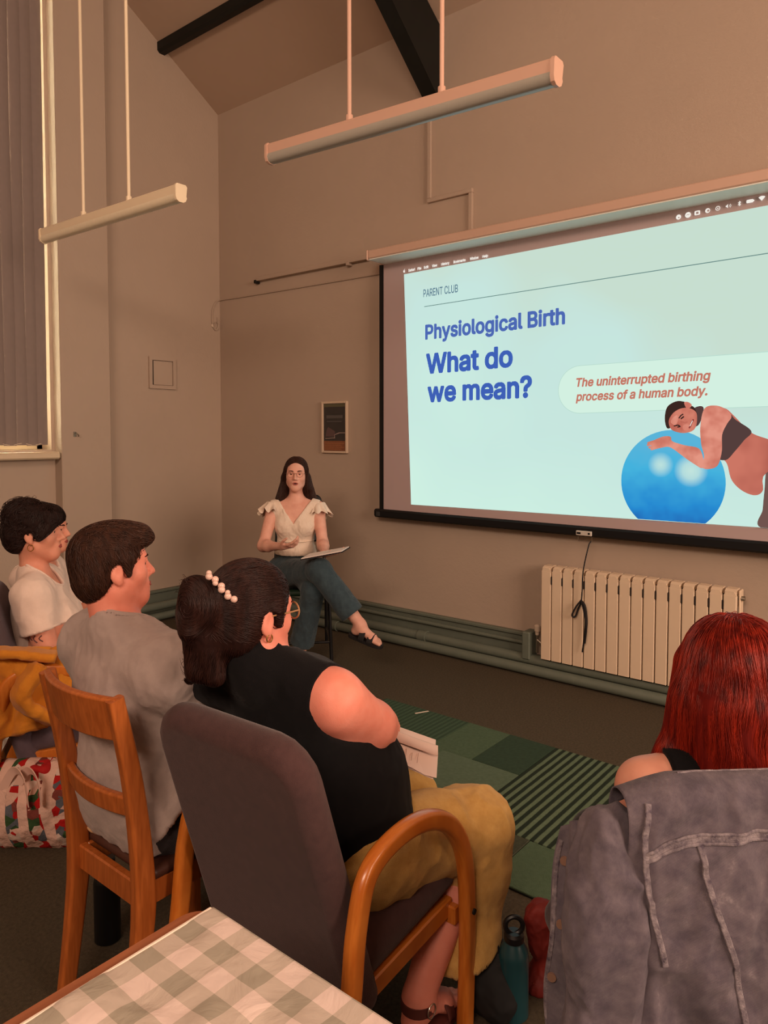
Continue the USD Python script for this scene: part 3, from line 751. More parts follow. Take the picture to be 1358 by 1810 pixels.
def fabric(name, c, c2, weave=900.0, rough=0.9, noise=40.0, sheen=0.15, relief=0.0008):
    return graph(name, {'g': ('geometry', {}), 'n': ('noise_texture', {'scale': noise, 'detail': 6.0, 'roughness': 0.65}), 'r': ('rgb_ramp', {'ramp': [(0.3, lin(*c)), (0.7, lin(*c2))]}), 'nb': ('noise_texture', {'scale': weave, 'detail': 2.0}),
                        'b': ('bump', {'distance': relief}), 'p': ('principled_bsdf', {'roughness': rough, 'specular_ior_level': 0.15, 'sheen_weight': sheen})},
                 [('g.position', 'n.vector'), ('n.fac', 'r.fac'), ('r.color', 'p.base_color'), ('g.position', 'nb.vector'), ('nb.fac', 'b.height'), ('b.normal', 'p.normal')])


M_uph = fabric('taupe_upholstery', (80, 57, 56), (70, 49, 49), 500)
M_uph2 = fabric('mauve_upholstery', (98, 84, 92), (88, 75, 84), 500)
BALL = trimesh.creation.icosphere(2, 1.0).vertices


def hull(points, r):
    """Convex hull of balls."""
    P = A(points, float)
    r = np.broadcast_to(r, len(P))
    return trimesh.convex.convex_hull(np.vstack([p + BALL * q for p, q in zip(P, r)]))


def move(mesh, loc, yaw, s=1.0):
    v, f = vf(mesh)
    c, n = math.cos(yaw), math.sin(yaw)
    R = A([[c, -n, 0], [n, c, 0], [0, 0, 1]])
    return (v * s) @ R.T + A(loc, float), f


def slab(w0, w1, a, b, r, t):
    """Upholstered slab from a to b (y, z in the chair's frame), widths w0 to w1, corner radius r at the far end, half thickness t."""
    a, b = A(a, float), A(b, float)
    d = (b - a) / np.linalg.norm(b - a)
    P = []
    for sx in (-1, 1):
        P.append((sx * (w0 / 2 - t), *(a + d * t)))
        for q in np.linspace(0, math.pi / 2, 5):
            yz = b - d * (r - (r - t) * math.sin(q))
            P.append((sx * (w1 / 2 - r + (r - t) * math.cos(q)), *yz))
    return hull(P, t)


def armchair(label, loc, yaw, m, group=None):
    t = Thing('armchair', label, 'armchair', loc, group)
    T = lambda q: move(q, loc, yaw)
    t.part('backrest', T(slab(0.525, 0.50, (-0.15, 0.25), (-0.37, 0.955), 0.11, 0.045)), m, 40)
    t.part('seat', T(slab(0.50, 0.50, (-0.20, 0.36), (0.27, 0.41), 0.07, 0.055)), m, 40)
    for s in (-1, 1):
        t.part('side_rail', T(bar((s * 0.235, -0.18, 0.30), (s * 0.235, 0.2, 0.325), 0.03, 0.05)), M_arm)
    for s in (-1, 1):
        path = smooth_path([(s * 0.29, y, z) for y, z in ((-0.345, 0.0), (-0.305, 0.2), (-0.278, 0.38), (-0.258, 0.53), (-0.215, 0.635), (-0.10, 0.668), (0.03, 0.648), (0.135, 0.578), (0.195, 0.46), (0.21, 0.25), (0.20, 0.0))], 60)
        ap = t.part('arm_frame', T(sweep(path, rrect(0.05, 0.036, 0.014), up=(0, 0, 1))), M_arm, 40)
        for y, z in ((-0.285, 0.36), (0.205, 0.33)):
            t.part('screw_plug', T(tube([(s * 0.312, y, z), (s * 0.3165, y, z)], 0.008, 10)), M_black, under=ap, label='dark screw hole plug')
        t.part('rear_rail' if s < 0 else 'front_rail', T(bar((-0.27, -0.275 if s < 0 else 0.19, 0.31), (0.27, -0.275 if s < 0 else 0.19, 0.31), 0.025, 0.05)), M_arm)
    return t


armchair('taupe armchair with bent wooden arms, under the woman in the black top', (-1.315, 1.4, 0), math.radians(2), M_uph)
armchair('mauve armchair with wooden arms, under the woman in the white T-shirt', (-3.02, 1.60, 0), math.radians(-34), M_uph2)


def wood_chair(label, loc, yaw):
    """A dining chair with two bowed back rails; local frame: rear posts at y = 0, seat forwards along +y."""
    t = Thing('dining_chair', label, 'chair', loc)
    T = lambda q: move(q, loc, yaw)
    for s in (-1, 1):
        path = smooth_path([(s * 0.16, -0.045, 0.0), (s * 0.162, -0.01, 0.24), (s * 0.163, 0.005, 0.43), (s * 0.166, -0.02, 0.7), (s * 0.17, -0.07, 0.95)], 30)
        sc = np.interp(np.linspace(0, 1, 30), [0, 0.45, 1], [0.85, 1.15, 0.8])
        t.part('rear_leg', T(sweep(path, rrect(0.034, 0.052, 0.009), scale=sc, up=(0, 1, 0))), M_oak, 40)
        t.part('front_leg', T(sweep([(s * 0.15, 0.39, 0.0), (s * 0.15, 0.385, 0.42)], rrect(0.038, 0.038, 0.008), scale=[0.75, 1.0])), M_oak, 40)
        t.part('side_rail', T(bar((s * 0.148, 0.02, 0.405), (s * 0.148, 0.375, 0.405), 0.024, 0.065)), M_oak)

    def rail(z, dz, bow, x, y0, tilt):
        u = np.linspace(-1, 1, 17)
        pts = np.c_[u * x, y0 - bow * (1 - u ** 2), np.full(17, z)]
        return sweep(pts, rrect(0.022, dz, 0.007), fixed_up=True, up=(0, -tilt, 1))

    t.part('top_rail', T(rail(0.895, 0.115, 0.035, 0.172, -0.058, 0.2)), M_oak, 40)
    t.part('middle_rail', T(rail(0.655, 0.055, 0.03, 0.165, -0.012, 0.12)), M_oak, 40)
    t.part('back_rail', T(bar((-0.165, 0.01, 0.405), (0.165, 0.01, 0.405), 0.024, 0.07)), M_oak)
    t.part('front_rail', T(bar((-0.15, 0.385, 0.405), (0.15, 0.385, 0.405), 0.024, 0.065)), M_oak)
    t.part('seat', T(slab(0.33, 0.33, (0.03, 0.45), (0.42, 0.45), 0.05, 0.018)), mat('seat_vinyl', (74, 44, 34), 0.5), 40, label='dark padded seat')
    return t


wood_chair('honey wooden dining chair with bowed back rails, under the man in grey', (-1.795, 1.02, 0), 0)

# the presenter's chair
M_blackm = mat('black_enamel', (18, 18, 20), 0.4, spec=0.4)
pcx, pcy, pya = -3.785, 3.695, math.radians(-132)
pch = Thing('side_chair', 'black chair with a dark green seat, under the presenter', 'chair', (pcx, pcy, 0))
PT = lambda q: move(q, (pcx, pcy, 0), pya)
for sx in (-1, 1):
    pch.part('front_leg', PT(tube([(sx * 0.2, 0.2, 0), (sx * 0.185, 0.17, 0.47)], 0.0125, 10)), M_blackm)
    pch.part('rear_leg', PT(tube(smooth_path([(sx * 0.2, -0.26, 0), (sx * 0.19, -0.2, 0.46), (sx * 0.175, -0.24, 0.78), (sx * 0.165, -0.3, 1.08)], 20), 0.0125, 10)), M_blackm)
    pch.part('side_stretcher', PT(tube([(sx * 0.197, 0.195, 0.12), (sx * 0.197, -0.24, 0.12)], 0.009, 8)), M_blackm)
pch.part('front_stretcher', PT(tube([(-0.197, 0.19, 0.13), (0.197, 0.19, 0.13)], 0.009, 8)), M_blackm)
pch.part('seat', PT(slab(0.40, 0.42, (-0.21, 0.485), (0.215, 0.485), 0.06, 0.022)), mat('seat_green', (34, 58, 40), 0.6), 40)
pch.part('backrest', PT(slab(0.34, 0.34, (-0.235, 0.78), (-0.315, 1.13), 0.05, 0.014)), M_blackm, 40)

# the table in front of the camera
TX0, TY1, TZ = -1.085, 0.80, 0.74
M_tab = graph('table_wood', {'g': ('geometry', {}), 'm': ('mapping', {'scale': (10, 1.2, 10)}), 'n': ('noise_texture', {'scale': 8.0, 'detail': 5.0}), 'r': ('rgb_ramp', {'ramp': [(0.3, lin(172, 108, 74)), (0.7, lin(150, 90, 60))]}), 'p': ('principled_bsdf', {'roughness': 0.4})},
              [('g.position', 'm.vector'), ('m.vector', 'n.vector'), ('n.fac', 'r.fac'), ('r.color', 'p.base_color')])
tb = Thing('table', 'wooden table with rounded corner in front of the armchair, under the checked cloth', 'table', (-0.5, 0.4, 0))
top = Polygon(rrect(1.25, 0.85, 0.05, 8) + [TX0 + 0.625, TY1 - 0.425])
tb.part('tabletop', join(prism(top.buffer(-0.004), TZ - 0.03, TZ, (0, 1, 2)), prism(top, TZ - 0.027, TZ - 0.004, (0, 1, 2))), M_tab)
for x in (TX0 + 0.1, TX0 + 1.15):
    for y in (TY1 - 0.1, TY1 - 0.75):
        tb.part('leg', rbox((x - 0.025, y - 0.025, 0), (x + 0.025, y + 0.025, TZ - 0.03), 0.005), M_tab)
tb.part('apron', join(rbox((TX0 + 0.09, TY1 - 0.11, TZ - 0.1), (TX0 + 1.16, TY1 - 0.09, TZ - 0.03)), rbox((TX0 + 0.09, TY1 - 0.75, TZ - 0.1), (TX0 + 0.11, TY1 - 0.11, TZ - 0.03))), M_tab)
B0 = 0.042
nodes = {'g': ('geometry', {}), 's': ('separate_xyz', {}), 'mw': ('noise_texture', {'scale': 3.0, 'detail': 3.0}), 'n': ('noise_texture', {'scale': 220.0, 'detail': 3.0}), 'nb': ('noise_texture', {'scale': 14.0, 'detail': 5.0, 'distortion': 0.8}), 'b': ('bump', {'distance': 0.006, 'strength': 0.8}),
         'p': ('principled_bsdf', {'roughness': 0.85, 'specular_ior_level': 0.15}), 'sum': ('math', {'math_type': 'add'}), 'half': ('math', {'math_type': 'multiply', 'value2': 0.5}),
         'r': ('rgb_ramp', {'interpolate': False, 'ramp': [(0.0, lin(228, 208, 198)), (0.25, lin(200, 186, 172)), (0.75, lin(168, 160, 144))]})}
links = [('g.position', 's.vector')]
for ax in 'xy':
    nodes['d' + ax] = ('math', {'math_type': 'divide', 'value2': 2 * B0})
    nodes['f' + ax] = ('math', {'math_type': 'fraction'})
    nodes['l' + ax] = ('math', {'math_type': 'greater_than', 'value2': 0.5})
    nodes['o' + ax] = ('math', {'math_type': 'add', 'value2': 10.0})
    links += [('s.' + ax, f'd{ax}.value1'), (f'd{ax}.value', f'o{ax}.value1'), (f'o{ax}.value', f'f{ax}.value1'), (f'f{ax}.value', f'l{ax}.value1')]
links += [('lx.value', 'sum.value1'), ('ly.value', 'sum.value2'), ('sum.value', 'half.value1'), ('half.value', 'r.fac'), ('r.color', 'p.base_color'), ('g.position', 'nb.vector'), ('nb.fac', 'b.height'), ('b.normal', 'p.normal')]
M_ging = graph('gingham', nodes, links)
gx, gy = np.meshgrid(np.linspace(TX0 + 0.034, TX0 + 1.27, 150), np.linspace(TY1 + 0.045, TY1 - 0.86, 150), indexing='ij')
over = np.maximum(gy - TY1 + 0.004, 0)
gz = TZ + 0.004 + 0.022 * (meshkit.fbm(np.stack([gx * 9 + gy * 5, gy * 11 - gx * 3, gx * 0], -1), 4, 5) - 0.42).clip(0) * np.clip((TY1 - gy) * 12, 0.1, 1) - over * 0.8
gz += 0.003 * np.sin(gx * 26 + gy * 18) * np.clip((TY1 - gy) * 5, 0, 1) * np.clip((gx - TX0) * 3, 0, 1)
gy2 = np.where(over > 0, TY1 - 0.004 + over * 0.55 + 0.004, gy)
tc = Thing('tablecloth', 'pale sage and pink checked tablecloth spread on the wooden table', 'tablecloth', (-0.5, 0.4, TZ))
tc.part('cloth', thick(np.stack([gx, gy2, np.maximum(gz, TZ + 0.0025) * (over == 0) + gz * (over > 0)], -1), 0.002), M_ging, smooth=True)
hx = np.full(60, TX0 + 0.033)
hy = np.linspace(TY1 - 0.004, TY1 - 0.86, 60)
tc.part('hem', tube(np.c_[hx, hy, np.full(60, TZ + 0.004)], 0.0032, 6), mat('hem_white', (236, 218, 200), 0.8), label='paler hem')

# ------------------------------------------------------------------ small things on the floor
b1 = Thing('water_bottle', 'black water bottle standing under the wooden dining chair', 'bottle', (-2.10, 1.19, 0))
bprof = [(0, 0), (0.036, 0), (0.04, 0.004), (0.04, 0.19), (0.037, 0.205), (0.026, 0.222), (0.024, 0.23), (0, 0.23)]
b1.part('body', lathe(bprof, (-2.10, 1.19, 0)), mat('bottle_black', (14, 15, 16), 0.4))
b1.part('cap', lathe([(0, 0.228), (0.025, 0.228), (0.026, 0.232), (0.026, 0.262), (0.023, 0.266), (0, 0.266)], (-2.10, 1.19, 0)), mat('bottle_cap', (24, 24, 25), 0.5))
b2 = Thing('water_bottle', 'dark teal water bottle with a loop cap beside the black bag', 'bottle', (-0.955, 1.735, 0))
b2.part('body', lathe([(0, 0), (0.037, 0), (0.041, 0.005), (0.041, 0.165), (0.038, 0.185), (0.027, 0.205), (0.025, 0.212), (0, 0.212)], (-0.955, 1.735, 0)), mat('bottle_teal', (26, 62, 68), 0.3, spec=0.6))
k = b2.part('cap', lathe([(0, 0.21), (0.026, 0.21), (0.027, 0.214), (0.027, 0.228), (0.02, 0.234), (0, 0.234)], (-0.955, 1.735, 0)), M_blackm)
ring = [(-0.955 + 0.775 * 0.024 * math.cos(q), 1.735 + 0.632 * 0.024 * math.cos(q), 0.252 + 0.024 * math.sin(q)) for q in np.linspace(0, 2 * math.pi, 24, endpoint=False)]
b2.part('carry_loop', tube(ring, 0.007, 8, closed=True), M_blackm, under=k)

# ------------------------------------------------------------------ smooth bodies from distance fields
def unit(v):
    v = A(v, float)
    return v / np.linalg.norm(v)


class Cap:
    def __init__(s, a, b, ra, rb=None, k=0.03, neg=False):
        s.a, s.b, s.ra, s.rb, s.k, s.neg = A(a, float), A(b, float), ra, ra if rb is None else rb, k, neg
        s.ba = s.b - s.a
        s.L2 = max(s.ba @ s.ba, 1e-12)
        R = max(s.ra, s.rb)
        s.lo, s.hi = np.minimum(s.a, s.b) - R, np.maximum(s.a, s.b) + R

    def d(s, P):
        q = P - s.a
        t = np.clip(q @ s.ba / s.L2, 0, 1)
        w = q - t[:, None] * s.ba
        return np.sqrt(np.einsum('ij,ij->i', w, w)) - (s.ra + (s.rb - s.ra) * t)

    def grow(s, e):
        return Cap(s.a, s.b, s.ra + e, s.rb + e, s.k, s.neg)


class Ell:
    def __init__(s, c, r, ax=None, k=0.03, neg=False):
        s.c, s.r, s.ax, s.k, s.neg = A(c, float), A(r, float), np.eye(3) if ax is None else A(ax, float), k, neg
        e = np.sqrt(((s.ax.T * s.r) ** 2).sum(1))
        s.lo, s.hi = s.c - e, s.c + e

    def d(s, P):
        q = (P - s.c) @ s.ax.T / s.r
        k0 = np.sqrt(np.einsum('ij,ij->i', q, q))
        g = q / s.r
        k1 = np.sqrt(np.einsum('ij,ij->i', g, g)) + 1e-9
        return np.where(k0 < 1e-6, -s.r.min(), k0 * (k0 - 1) / k1)

    def grow(s, e):
        return Ell(s.c, s.r + e, s.ax, s.k, s.neg)


def field(prims, P):
    d = None
    for p in prims:
        e = p.d(P)
        if d is None:
            d = e
        elif p.neg:
            h = np.maximum(p.k - np.abs(d + e), 0) / p.k
            d = np.maximum(d, -e) + h * h * p.k * 0.25
        else:
            h = np.maximum(p.k - np.abs(d - e), 0) / p.k
            d = np.minimum(d, e) - h * h * p.k * 0.25
    return d


EDGES = [(a, b) for a in range(8) for b in range(8) if a < b and bin(a ^ b).count('1') == 1]


def solid(prims, h=0.005, cut=None, relax=1):
    """Surface nets over a sparse grid: one continuous mesh of smoothly blended bodies. cut(P) > 0 is cut away."""
    B = 8
    lo = np.min([p.lo for p in prims if not p.neg], 0) - 4 * h
    hi = np.max([p.hi for p in prims if not p.neg], 0) + 4 * h
    nb = np.ceil((hi - lo) / (B * h)).astype(int)
    f = lambda ps, P: field(ps, P) if cut is None else np.maximum(field(ps, P), cut(P))
    bi = np.stack(np.meshgrid(*[np.arange(n) for n in nb], indexing='ij'), -1).reshape(-1, 3)
    cen = lo + (bi * B + (B - 1) / 2) * h
    dc = f(prims, cen)
    vol = np.broadcast_to(np.sign(dc).reshape(*nb, 1, 1, 1), (*nb, B, B, B)).astype(np.float32).copy() * 1.0
    act = np.abs(dc) < 0.5 * B * h * 1.75 * 1.5
    off = np.stack(np.meshgrid(*[np.arange(B)] * 3, indexing='ij'), -1).reshape(-1, 3) * h
    S = bi // 4
    key = (S[:, 0] * 1000 + S[:, 1]) * 1000 + S[:, 2]
    idx = np.nonzero(act)[0]
    rad = 2 * B * h * 1.75
    for kk in np.unique(key[idx]):
        j = idx[key[idx] == kk]
        c = lo + ((S[j[0]] * 4 + 2) * B) * h
        dist = A([p.d(c[None])[0] for p in prims])
        pos = A([not p.neg for p in prims])
        near = dist < max(dist[pos].min(), 0) + 2.2 * rad + 0.06
        ps = [p for p, ok in zip(prims, near) if ok]
        if not ps or ps[0].neg:
            continue
        P = (lo + bi[j] * B * h)[:, None] + off[None]
        v = f(ps, P.reshape(-1, 3)).reshape(len(j), B, B, B)
        vol[bi[j, 0], bi[j, 1], bi[j, 2]] = v
    g = vol.transpose(0, 3, 1, 4, 2, 5).reshape(*(nb * B))
    ins = g < 0
    n = np.array(g.shape)
    cnt = np.zeros(n - 1, np.int8)
    for q in range(8):
        o = (q & 1, q >> 1 & 1, q >> 2 & 1)
        cnt += ins[o[0]:n[0] - 1 + o[0], o[1]:n[1] - 1 + o[1], o[2]:n[2] - 1 + o[2]]
    cells = np.argwhere((cnt > 0) & (cnt < 8))
    vals = np.stack([g[tuple((cells + [q & 1, q >> 1 & 1, q >> 2 & 1]).T)] for q in range(8)], 1)
    acc, num = np.zeros((len(cells), 3)), np.zeros(len(cells))
    for a, b in EDGES:
        va, vb = vals[:, a], vals[:, b]
        x = (va < 0) != (vb < 0)
        t = va / np.where(x, va - vb, 1)
        pa, pb = A([a & 1, a >> 1 & 1, a >> 2 & 1]), A([b & 1, b >> 1 & 1, b >> 2 & 1])
        acc += np.where(x[:, None], pa + t[:, None] * (pb - pa), 0)
        num += x
    V = lo + (cells + acc / num[:, None]) * h
    ids = np.full(n - 1, -1, np.int64)
    ids[tuple(cells.T)] = np.arange(len(cells))
    F = []
    for ax in range(3):
        o1, o2 = np.eye(3, dtype=int)[(ax + 1) % 3], np.eye(3, dtype=int)[(ax + 2) % 3]
        sl0 = [slice(1, n[i] - 1) for i in range(3)]
        sl1 = list(sl0)
        sl1[ax] = slice(2, n[ax])
        s0, s1 = ins[tuple(sl0)], ins[tuple(sl1)]
        e = np.argwhere(s0 != s1) + 1
        fl = s0[tuple((e - 1).T)]
        q = [ids[tuple((e - o).T)] for o in (o1 * 0, o1, o1 + o2, o2)]
        quad = np.stack(q, 1)
        F.append(np.where(fl[:, None], quad, quad[:, ::-1]))
    F = np.vstack(F)
    F = F[(F >= 0).all(1)]
    F = np.vstack([F[:, [0, 1, 2]], F[:, [0, 2, 3]]])
    return V, F


def normals(V, F):
    n = np.zeros_like(V)
    c = np.cross(V[F[:, 1]] - V[F[:, 0]], V[F[:, 2]] - V[F[:, 0]])
    for k in range(3):
        np.add.at(n, F[:, k], c)
    return n / (np.linalg.norm(n, axis=1, keepdims=True) + 1e-12)


def ruffle(mesh, amp, freq, seed=0, octaves=3):
    """Pushes the surface in and out along its normals by noise: folds and creases."""
    V, F = mesh
    q = V * A(freq, float)
    q = q + 0.6 * (meshkit.noise(q * 0.7, seed + 9)[:, None] - 0.5)
    ridge = 1 - np.abs(2 * meshkit.fbm(q, octaves, seed) - 1) * 2.2
    return V + normals(V, F) * (amp * ridge)[:, None], F


def smooth_mesh(mesh, it=6):
    m = trimesh.Trimesh(mesh[0], mesh[1], process=False)
    trimesh.smoothing.filter_taubin(m, iterations=it)
    return A(m.vertices), A(m.faces)


# ------------------------------------------------------------------ cloth bundles and bags on the floor
RV, FV = A([0.775, 0.632, 0]), A([-0.632, 0.775, 0])      # sideways and away, as the room's diagonal runs
bag_c = A([-2.86, 1.33, 0.0])
bag_ax = np.stack([RV, FV, A([0, 0, 1.0])])
bagp = [Ell(bag_c + (0, 0, 0.13), (0.24, 0.13, 0.15), bag_ax), Cap(bag_c - RV * 0.19 + (0, 0, 0.06), bag_c + RV * 0.2 + (0, 0, 0.06), 0.065, k=0.08), Cap(bag_c - RV * 0.16 + (0, 0, 0.25), bag_c + RV * 0.15 + (0, 0, 0.22), 0.05, k=0.08),
        Cap(bag_c + RV * 0.215 + (0, 0, 0.07), bag_c + RV * 0.2 + (0, 0, 0.24), 0.03, k=0.06)]
nodes = {'g': ('geometry', {}), 'dot': ('vector_math', {'math_type': 'dot_product', 'vector2': tuple(RV + A([0, 0, 0.12]))}), 'nz': ('noise_texture', {'scale': 6.0, 'detail': 1.0}), 'wob': ('math', {'math_type': 'multiply_add', 'value2': 0.014}), 'd': ('math', {'math_type': 'divide', 'value2': 0.088}),
         'o': ('math', {'math_type': 'add', 'value2': 40.0}), 'f': ('math', {'math_type': 'fraction'}), 'gt': ('math', {'math_type': 'greater_than', 'value2': 0.55}), 'v': ('voronoi_texture', {'scale': 34.0}), 'sc': ('separate_color', {}), 'mr': ('rgb_ramp', {'interpolate': False, 'ramp': [(0.0, lin(214, 176, 160)), (0.2, lin(176, 30, 28)), (0.42, lin(58, 84, 52)), (0.58, lin(214, 190, 176)), (0.72, lin(92, 96, 104)), (0.86, lin(120, 60, 52))]}),
         'mx': ('mix', {'color2': lin(222, 184, 168)}), 'p': ('principled_bsdf', {'roughness': 0.85, 'specular_ior_level': 0.15}), 'nb': ('noise_texture', {'scale': 26.0, 'detail': 4.0}), 'b': ('bump', {'distance': 0.012})}
links = [('g.position', 'dot.vector1'), ('g.position', 'nz.vector'), ('nz.fac', 'wob.value1'), ('dot.value', 'wob.value3'), ('wob.value', 'd.value1'), ('d.value', 'o.value1'), ('o.value', 'f.value1'), ('f.value', 'gt.value1'), ('g.position', 'v.vector'), ('v.color', 'sc.color'), ('sc.r', 'mr.fac'), ('mr.color', 'mx.color1'), ('gt.value', 'mx.fac'),
         ('mx.color', 'p.base_color'), ('g.position', 'nb.vector'), ('nb.fac', 'b.height'), ('b.normal', 'p.normal')]
M_bag = graph('floral_stripe', nodes, links)
tote = Thing('tote_bag', 'floral tote bag with pale pink stripes slumped on the floor', 'bag', tuple(bag_c))
tote.part('body', ruffle(solid(bagp, 0.007, cut=lambda P: 0.002 - P[:, 2]), 0.014, (9, 9, 6), 3), M_bag, smooth=True)
hb_ = bag_c - FV * 0.1
for o in (0.0, 0.05):
    tote.part('handle', sweep(smooth_path([hb_ + RV * (-0.1 + o) + (0, 0, 0.2), hb_ + RV * (-0.04 + o) + (0, 0, 0.31), hb_ + RV * (0.02 + o) - FV * 0.04 + (0, 0, 0.30), hb_ + RV * (0.04 + o) - FV * 0.05 + (0, 0, 0.2)], 24), rrect(0.035, 0.004, 0.0015), up=(0.6, -0.78, 0.1)), mat('handle_pink', (222, 184, 168), 0.85), 40)
tote.part('flower', solid([Ell(bag_c + RV * 0.03 - FV * 0.02 + (0.03 * math.cos(q), 0.03 * math.sin(q), 0.285), (0.025, 0.025, 0.022), k=0.01) for q in np.arange(6)], 0.004), mat('flower_red', (176, 22, 22), 0.8), True, label='red cloth flower')
tote.part('ribbon', tube(smooth_path([bag_c + RV * 0.24 - FV * 0.05 + (0, 0, 0.05), bag_c + RV * 0.27 - FV * 0.06 + (0, 0, 0.11), bag_c + RV * 0.26 - FV * 0.06 + (0, 0, 0.14), bag_c + RV * 0.235 - FV * 0.06 + (0, 0, 0.08)], 20), 0.006, 6), mat('handle_pink', (222, 184, 168)))

bb = Thing('black_bag', 'black fabric bag slumped on the floor behind the armchair post', 'bag', (-1.0, 1.72, 0))
bb.part('body', ruffle(solid([Ell((-1.025, 1.73, 0.075), (0.085, 0.075, 0.085)), Cap((-1.06, 1.72, 0.04), (-0.98, 1.70, 0.04), 0.045), Cap((-1.05, 1.74, 0.15), (-1.0, 1.74, 0.145), 0.03)], 0.006, cut=lambda P: 0.002 - P[:, 2]), 0.008, (14, 14, 10), 6), mat('bag_black', (16, 16, 17), 0.8), True)
bb.part('strap', tube(smooth_path([(-1.06, 1.72, 0.16), (-1.05, 1.71, 0.2), (-1.0, 1.71, 0.195), (-0.99, 1.72, 0.15)], 20), 0.006, 6), mat('bag_black', (16, 16, 17)))

sf = Thing('red_scarf', 'rust red printed scarf bundled beside the teal bottle', 'scarf', (-0.92, 1.9, 0))
scp = [Cap((-0.945, 1.89, 0.0), (-0.93, 1.89, 0.2), 0.035, 0.028, k=0.03), Cap((-0.95, 1.875, 0.225), (-0.885, 1.91, 0.215), 0.026, 0.02, k=0.03), Cap((-0.96, 1.86, 0.2), (-0.95, 1.86, 0.12), 0.022, 0.014, k=0.03), Cap((-0.89, 1.905, 0.2), (-0.885, 1.9, 0.14), 0.016, 0.01, k=0.02), Ell((-0.94, 1.88, 0.01), (0.05, 0.05, 0.03), k=0.04)]
M_scarf = graph('scarf_print', {'g': ('geometry', {}), 'v': ('voronoi_texture', {'scale': 17.0}), 'r': ('rgb_ramp', {'ramp': [(0.0, lin(206, 164, 96)), (0.07, lin(206, 164, 96)), (0.10, lin(138, 34, 22)), (0.6, lin(112, 24, 16))]}), 'p': ('principled_bsdf', {'roughness': 0.7})}, [('g.position', 'v.vector'), ('v.distance', 'r.fac'), ('r.color', 'p.base_color')])
sf.part('cloth', ruffle(solid(scp, 0.004, cut=lambda P: 0.001 - P[:, 2]), 0.007, (30, 30, 12), 2), M_scarf, True)
leaf = Polygon([(0, 0.0), (0.014, -0.03), (0.016, -0.06), (0.004, -0.1), (-0.012, -0.065), (-0.01, -0.03)])
lm = prism(leaf, 0, 0.002, (0, 2, 1))
sf.part('fringe_tip', move(lm, (-0.885, 1.87, 0.215), math.radians(39)), mat('scarf_dark', (34, 16, 16), 0.7), False, label='dark pointed end')

# mustard jacket over the arm of the mauve armchair
M_must = fabric('mustard_cotton', (206, 134, 44), (188, 114, 32), 600, noise=14)
mj = Thing('mustard_jacket', 'mustard yellow jacket draped over the arm of the mauve armchair', 'jacket', (-2.9, 1.38, 0.6))
jx = A([-2.912, 1.345, 0.0])
d1, d2 = unit((0.56, 0.83, 0)), unit((0.83, -0.56, 0))
u, w = np.meshgrid(np.linspace(-0.26, 0.20, 60), np.linspace(0, 1, 60), indexing='ij')
ang = np.clip((w - 0.22) / 0.35, -0.6, 1) * math.pi / 2
across = np.where(w < 0.5, 0.055 * np.sin(ang), 0.055 + 0.02 * np.sin((w - 0.5) * 3))
down = np.where(w < 0.5, 0.055 * (1 - np.cos(ang)), 0.055 + (w - 0.5) * 0.60 * (1 - 0.35 * (u + 0.26) / 0.46))
fold = 0.016 * np.sin(u * 23 - w * 9) * w + 0.018 * np.sin(u * 34 + w * 3.2 + 1.5 * np.sin(w * 5)) * np.clip(w * 1.6, 0.25, 1) + 0.012 * np.sin(u * 61 + 2.2 * w)
P = jx + d1 * u[..., None] + d2 * (across + fold)[..., None] + A([0, 0, 1.0]) * (0.735 - down + 0.35 * fold)[..., None]
mj.part('body', ruffle(vf(thick(P, 0.006)), 0.011, (17, 17, 11), 8, 2), M_must, True)
slv = smooth_path([jx + d1 * 0.04 + d2 * 0.085 + (0, 0, 0.70), jx + d1 * -0.02 + d2 * 0.12 + (0, 0, 0.60), jx + d1 * 0.03 + d2 * 0.11 + (0, 0, 0.52), jx + d1 * 0.12 + d2 * 0.10 + (0, 0, 0.47)], 30)
mj.part('sleeve', ruffle(vf(sweep(slv, rrect(0.10, 0.05, 0.024, 6), scale=np.linspace(1, 0.75, 30))), 0.009, (22, 22, 16), 4), M_must, True)
mj.part('collar', ruffle(vf(sweep(smooth_path([jx + d1 * -0.2 + d2 * 0.03 + (0, 0, 0.745), jx + d1 * -0.05 + d2 * 0.07 + (0, 0, 0.75), jx + d1 * 0.1 + d2 * 0.07 + (0, 0, 0.72)], 30), rrect(0.08, 0.03, 0.014, 5))), 0.006, (20, 20, 20), 5), M_must, True)

# ------------------------------------------------------------------ people
Z3 = A([0, 0, 1.0])


def skin_mat(name, c, c2):
    return graph(name, {'g': ('geometry', {}), 'n': ('noise_texture', {'scale': 22.0, 'detail': 4.0}), 'r': ('rgb_ramp', {'ramp': [(0.3, lin(*c)), (0.7, lin(*c2))]}), 'nb': ('noise_texture', {'scale': 500.0, 'detail': 2.0}), 'b': ('bump', {'distance': 0.0004}),
                        'p': ('principled_bsdf', {'roughness': 0.5, 'specular_ior_level': 0.35, 'subsurface_weight': 0.12, 'subsurface_scale': 0.01, 'subsurface_radius': (1.0, 0.35, 0.2)})},
                 [('g.position', 'n.vector'), ('n.fac', 'r.fac'), ('r.color', 'p.base_color'), ('g.position', 'nb.vector'), ('nb.fac', 'b.height'), ('b.normal', 'p.normal')])


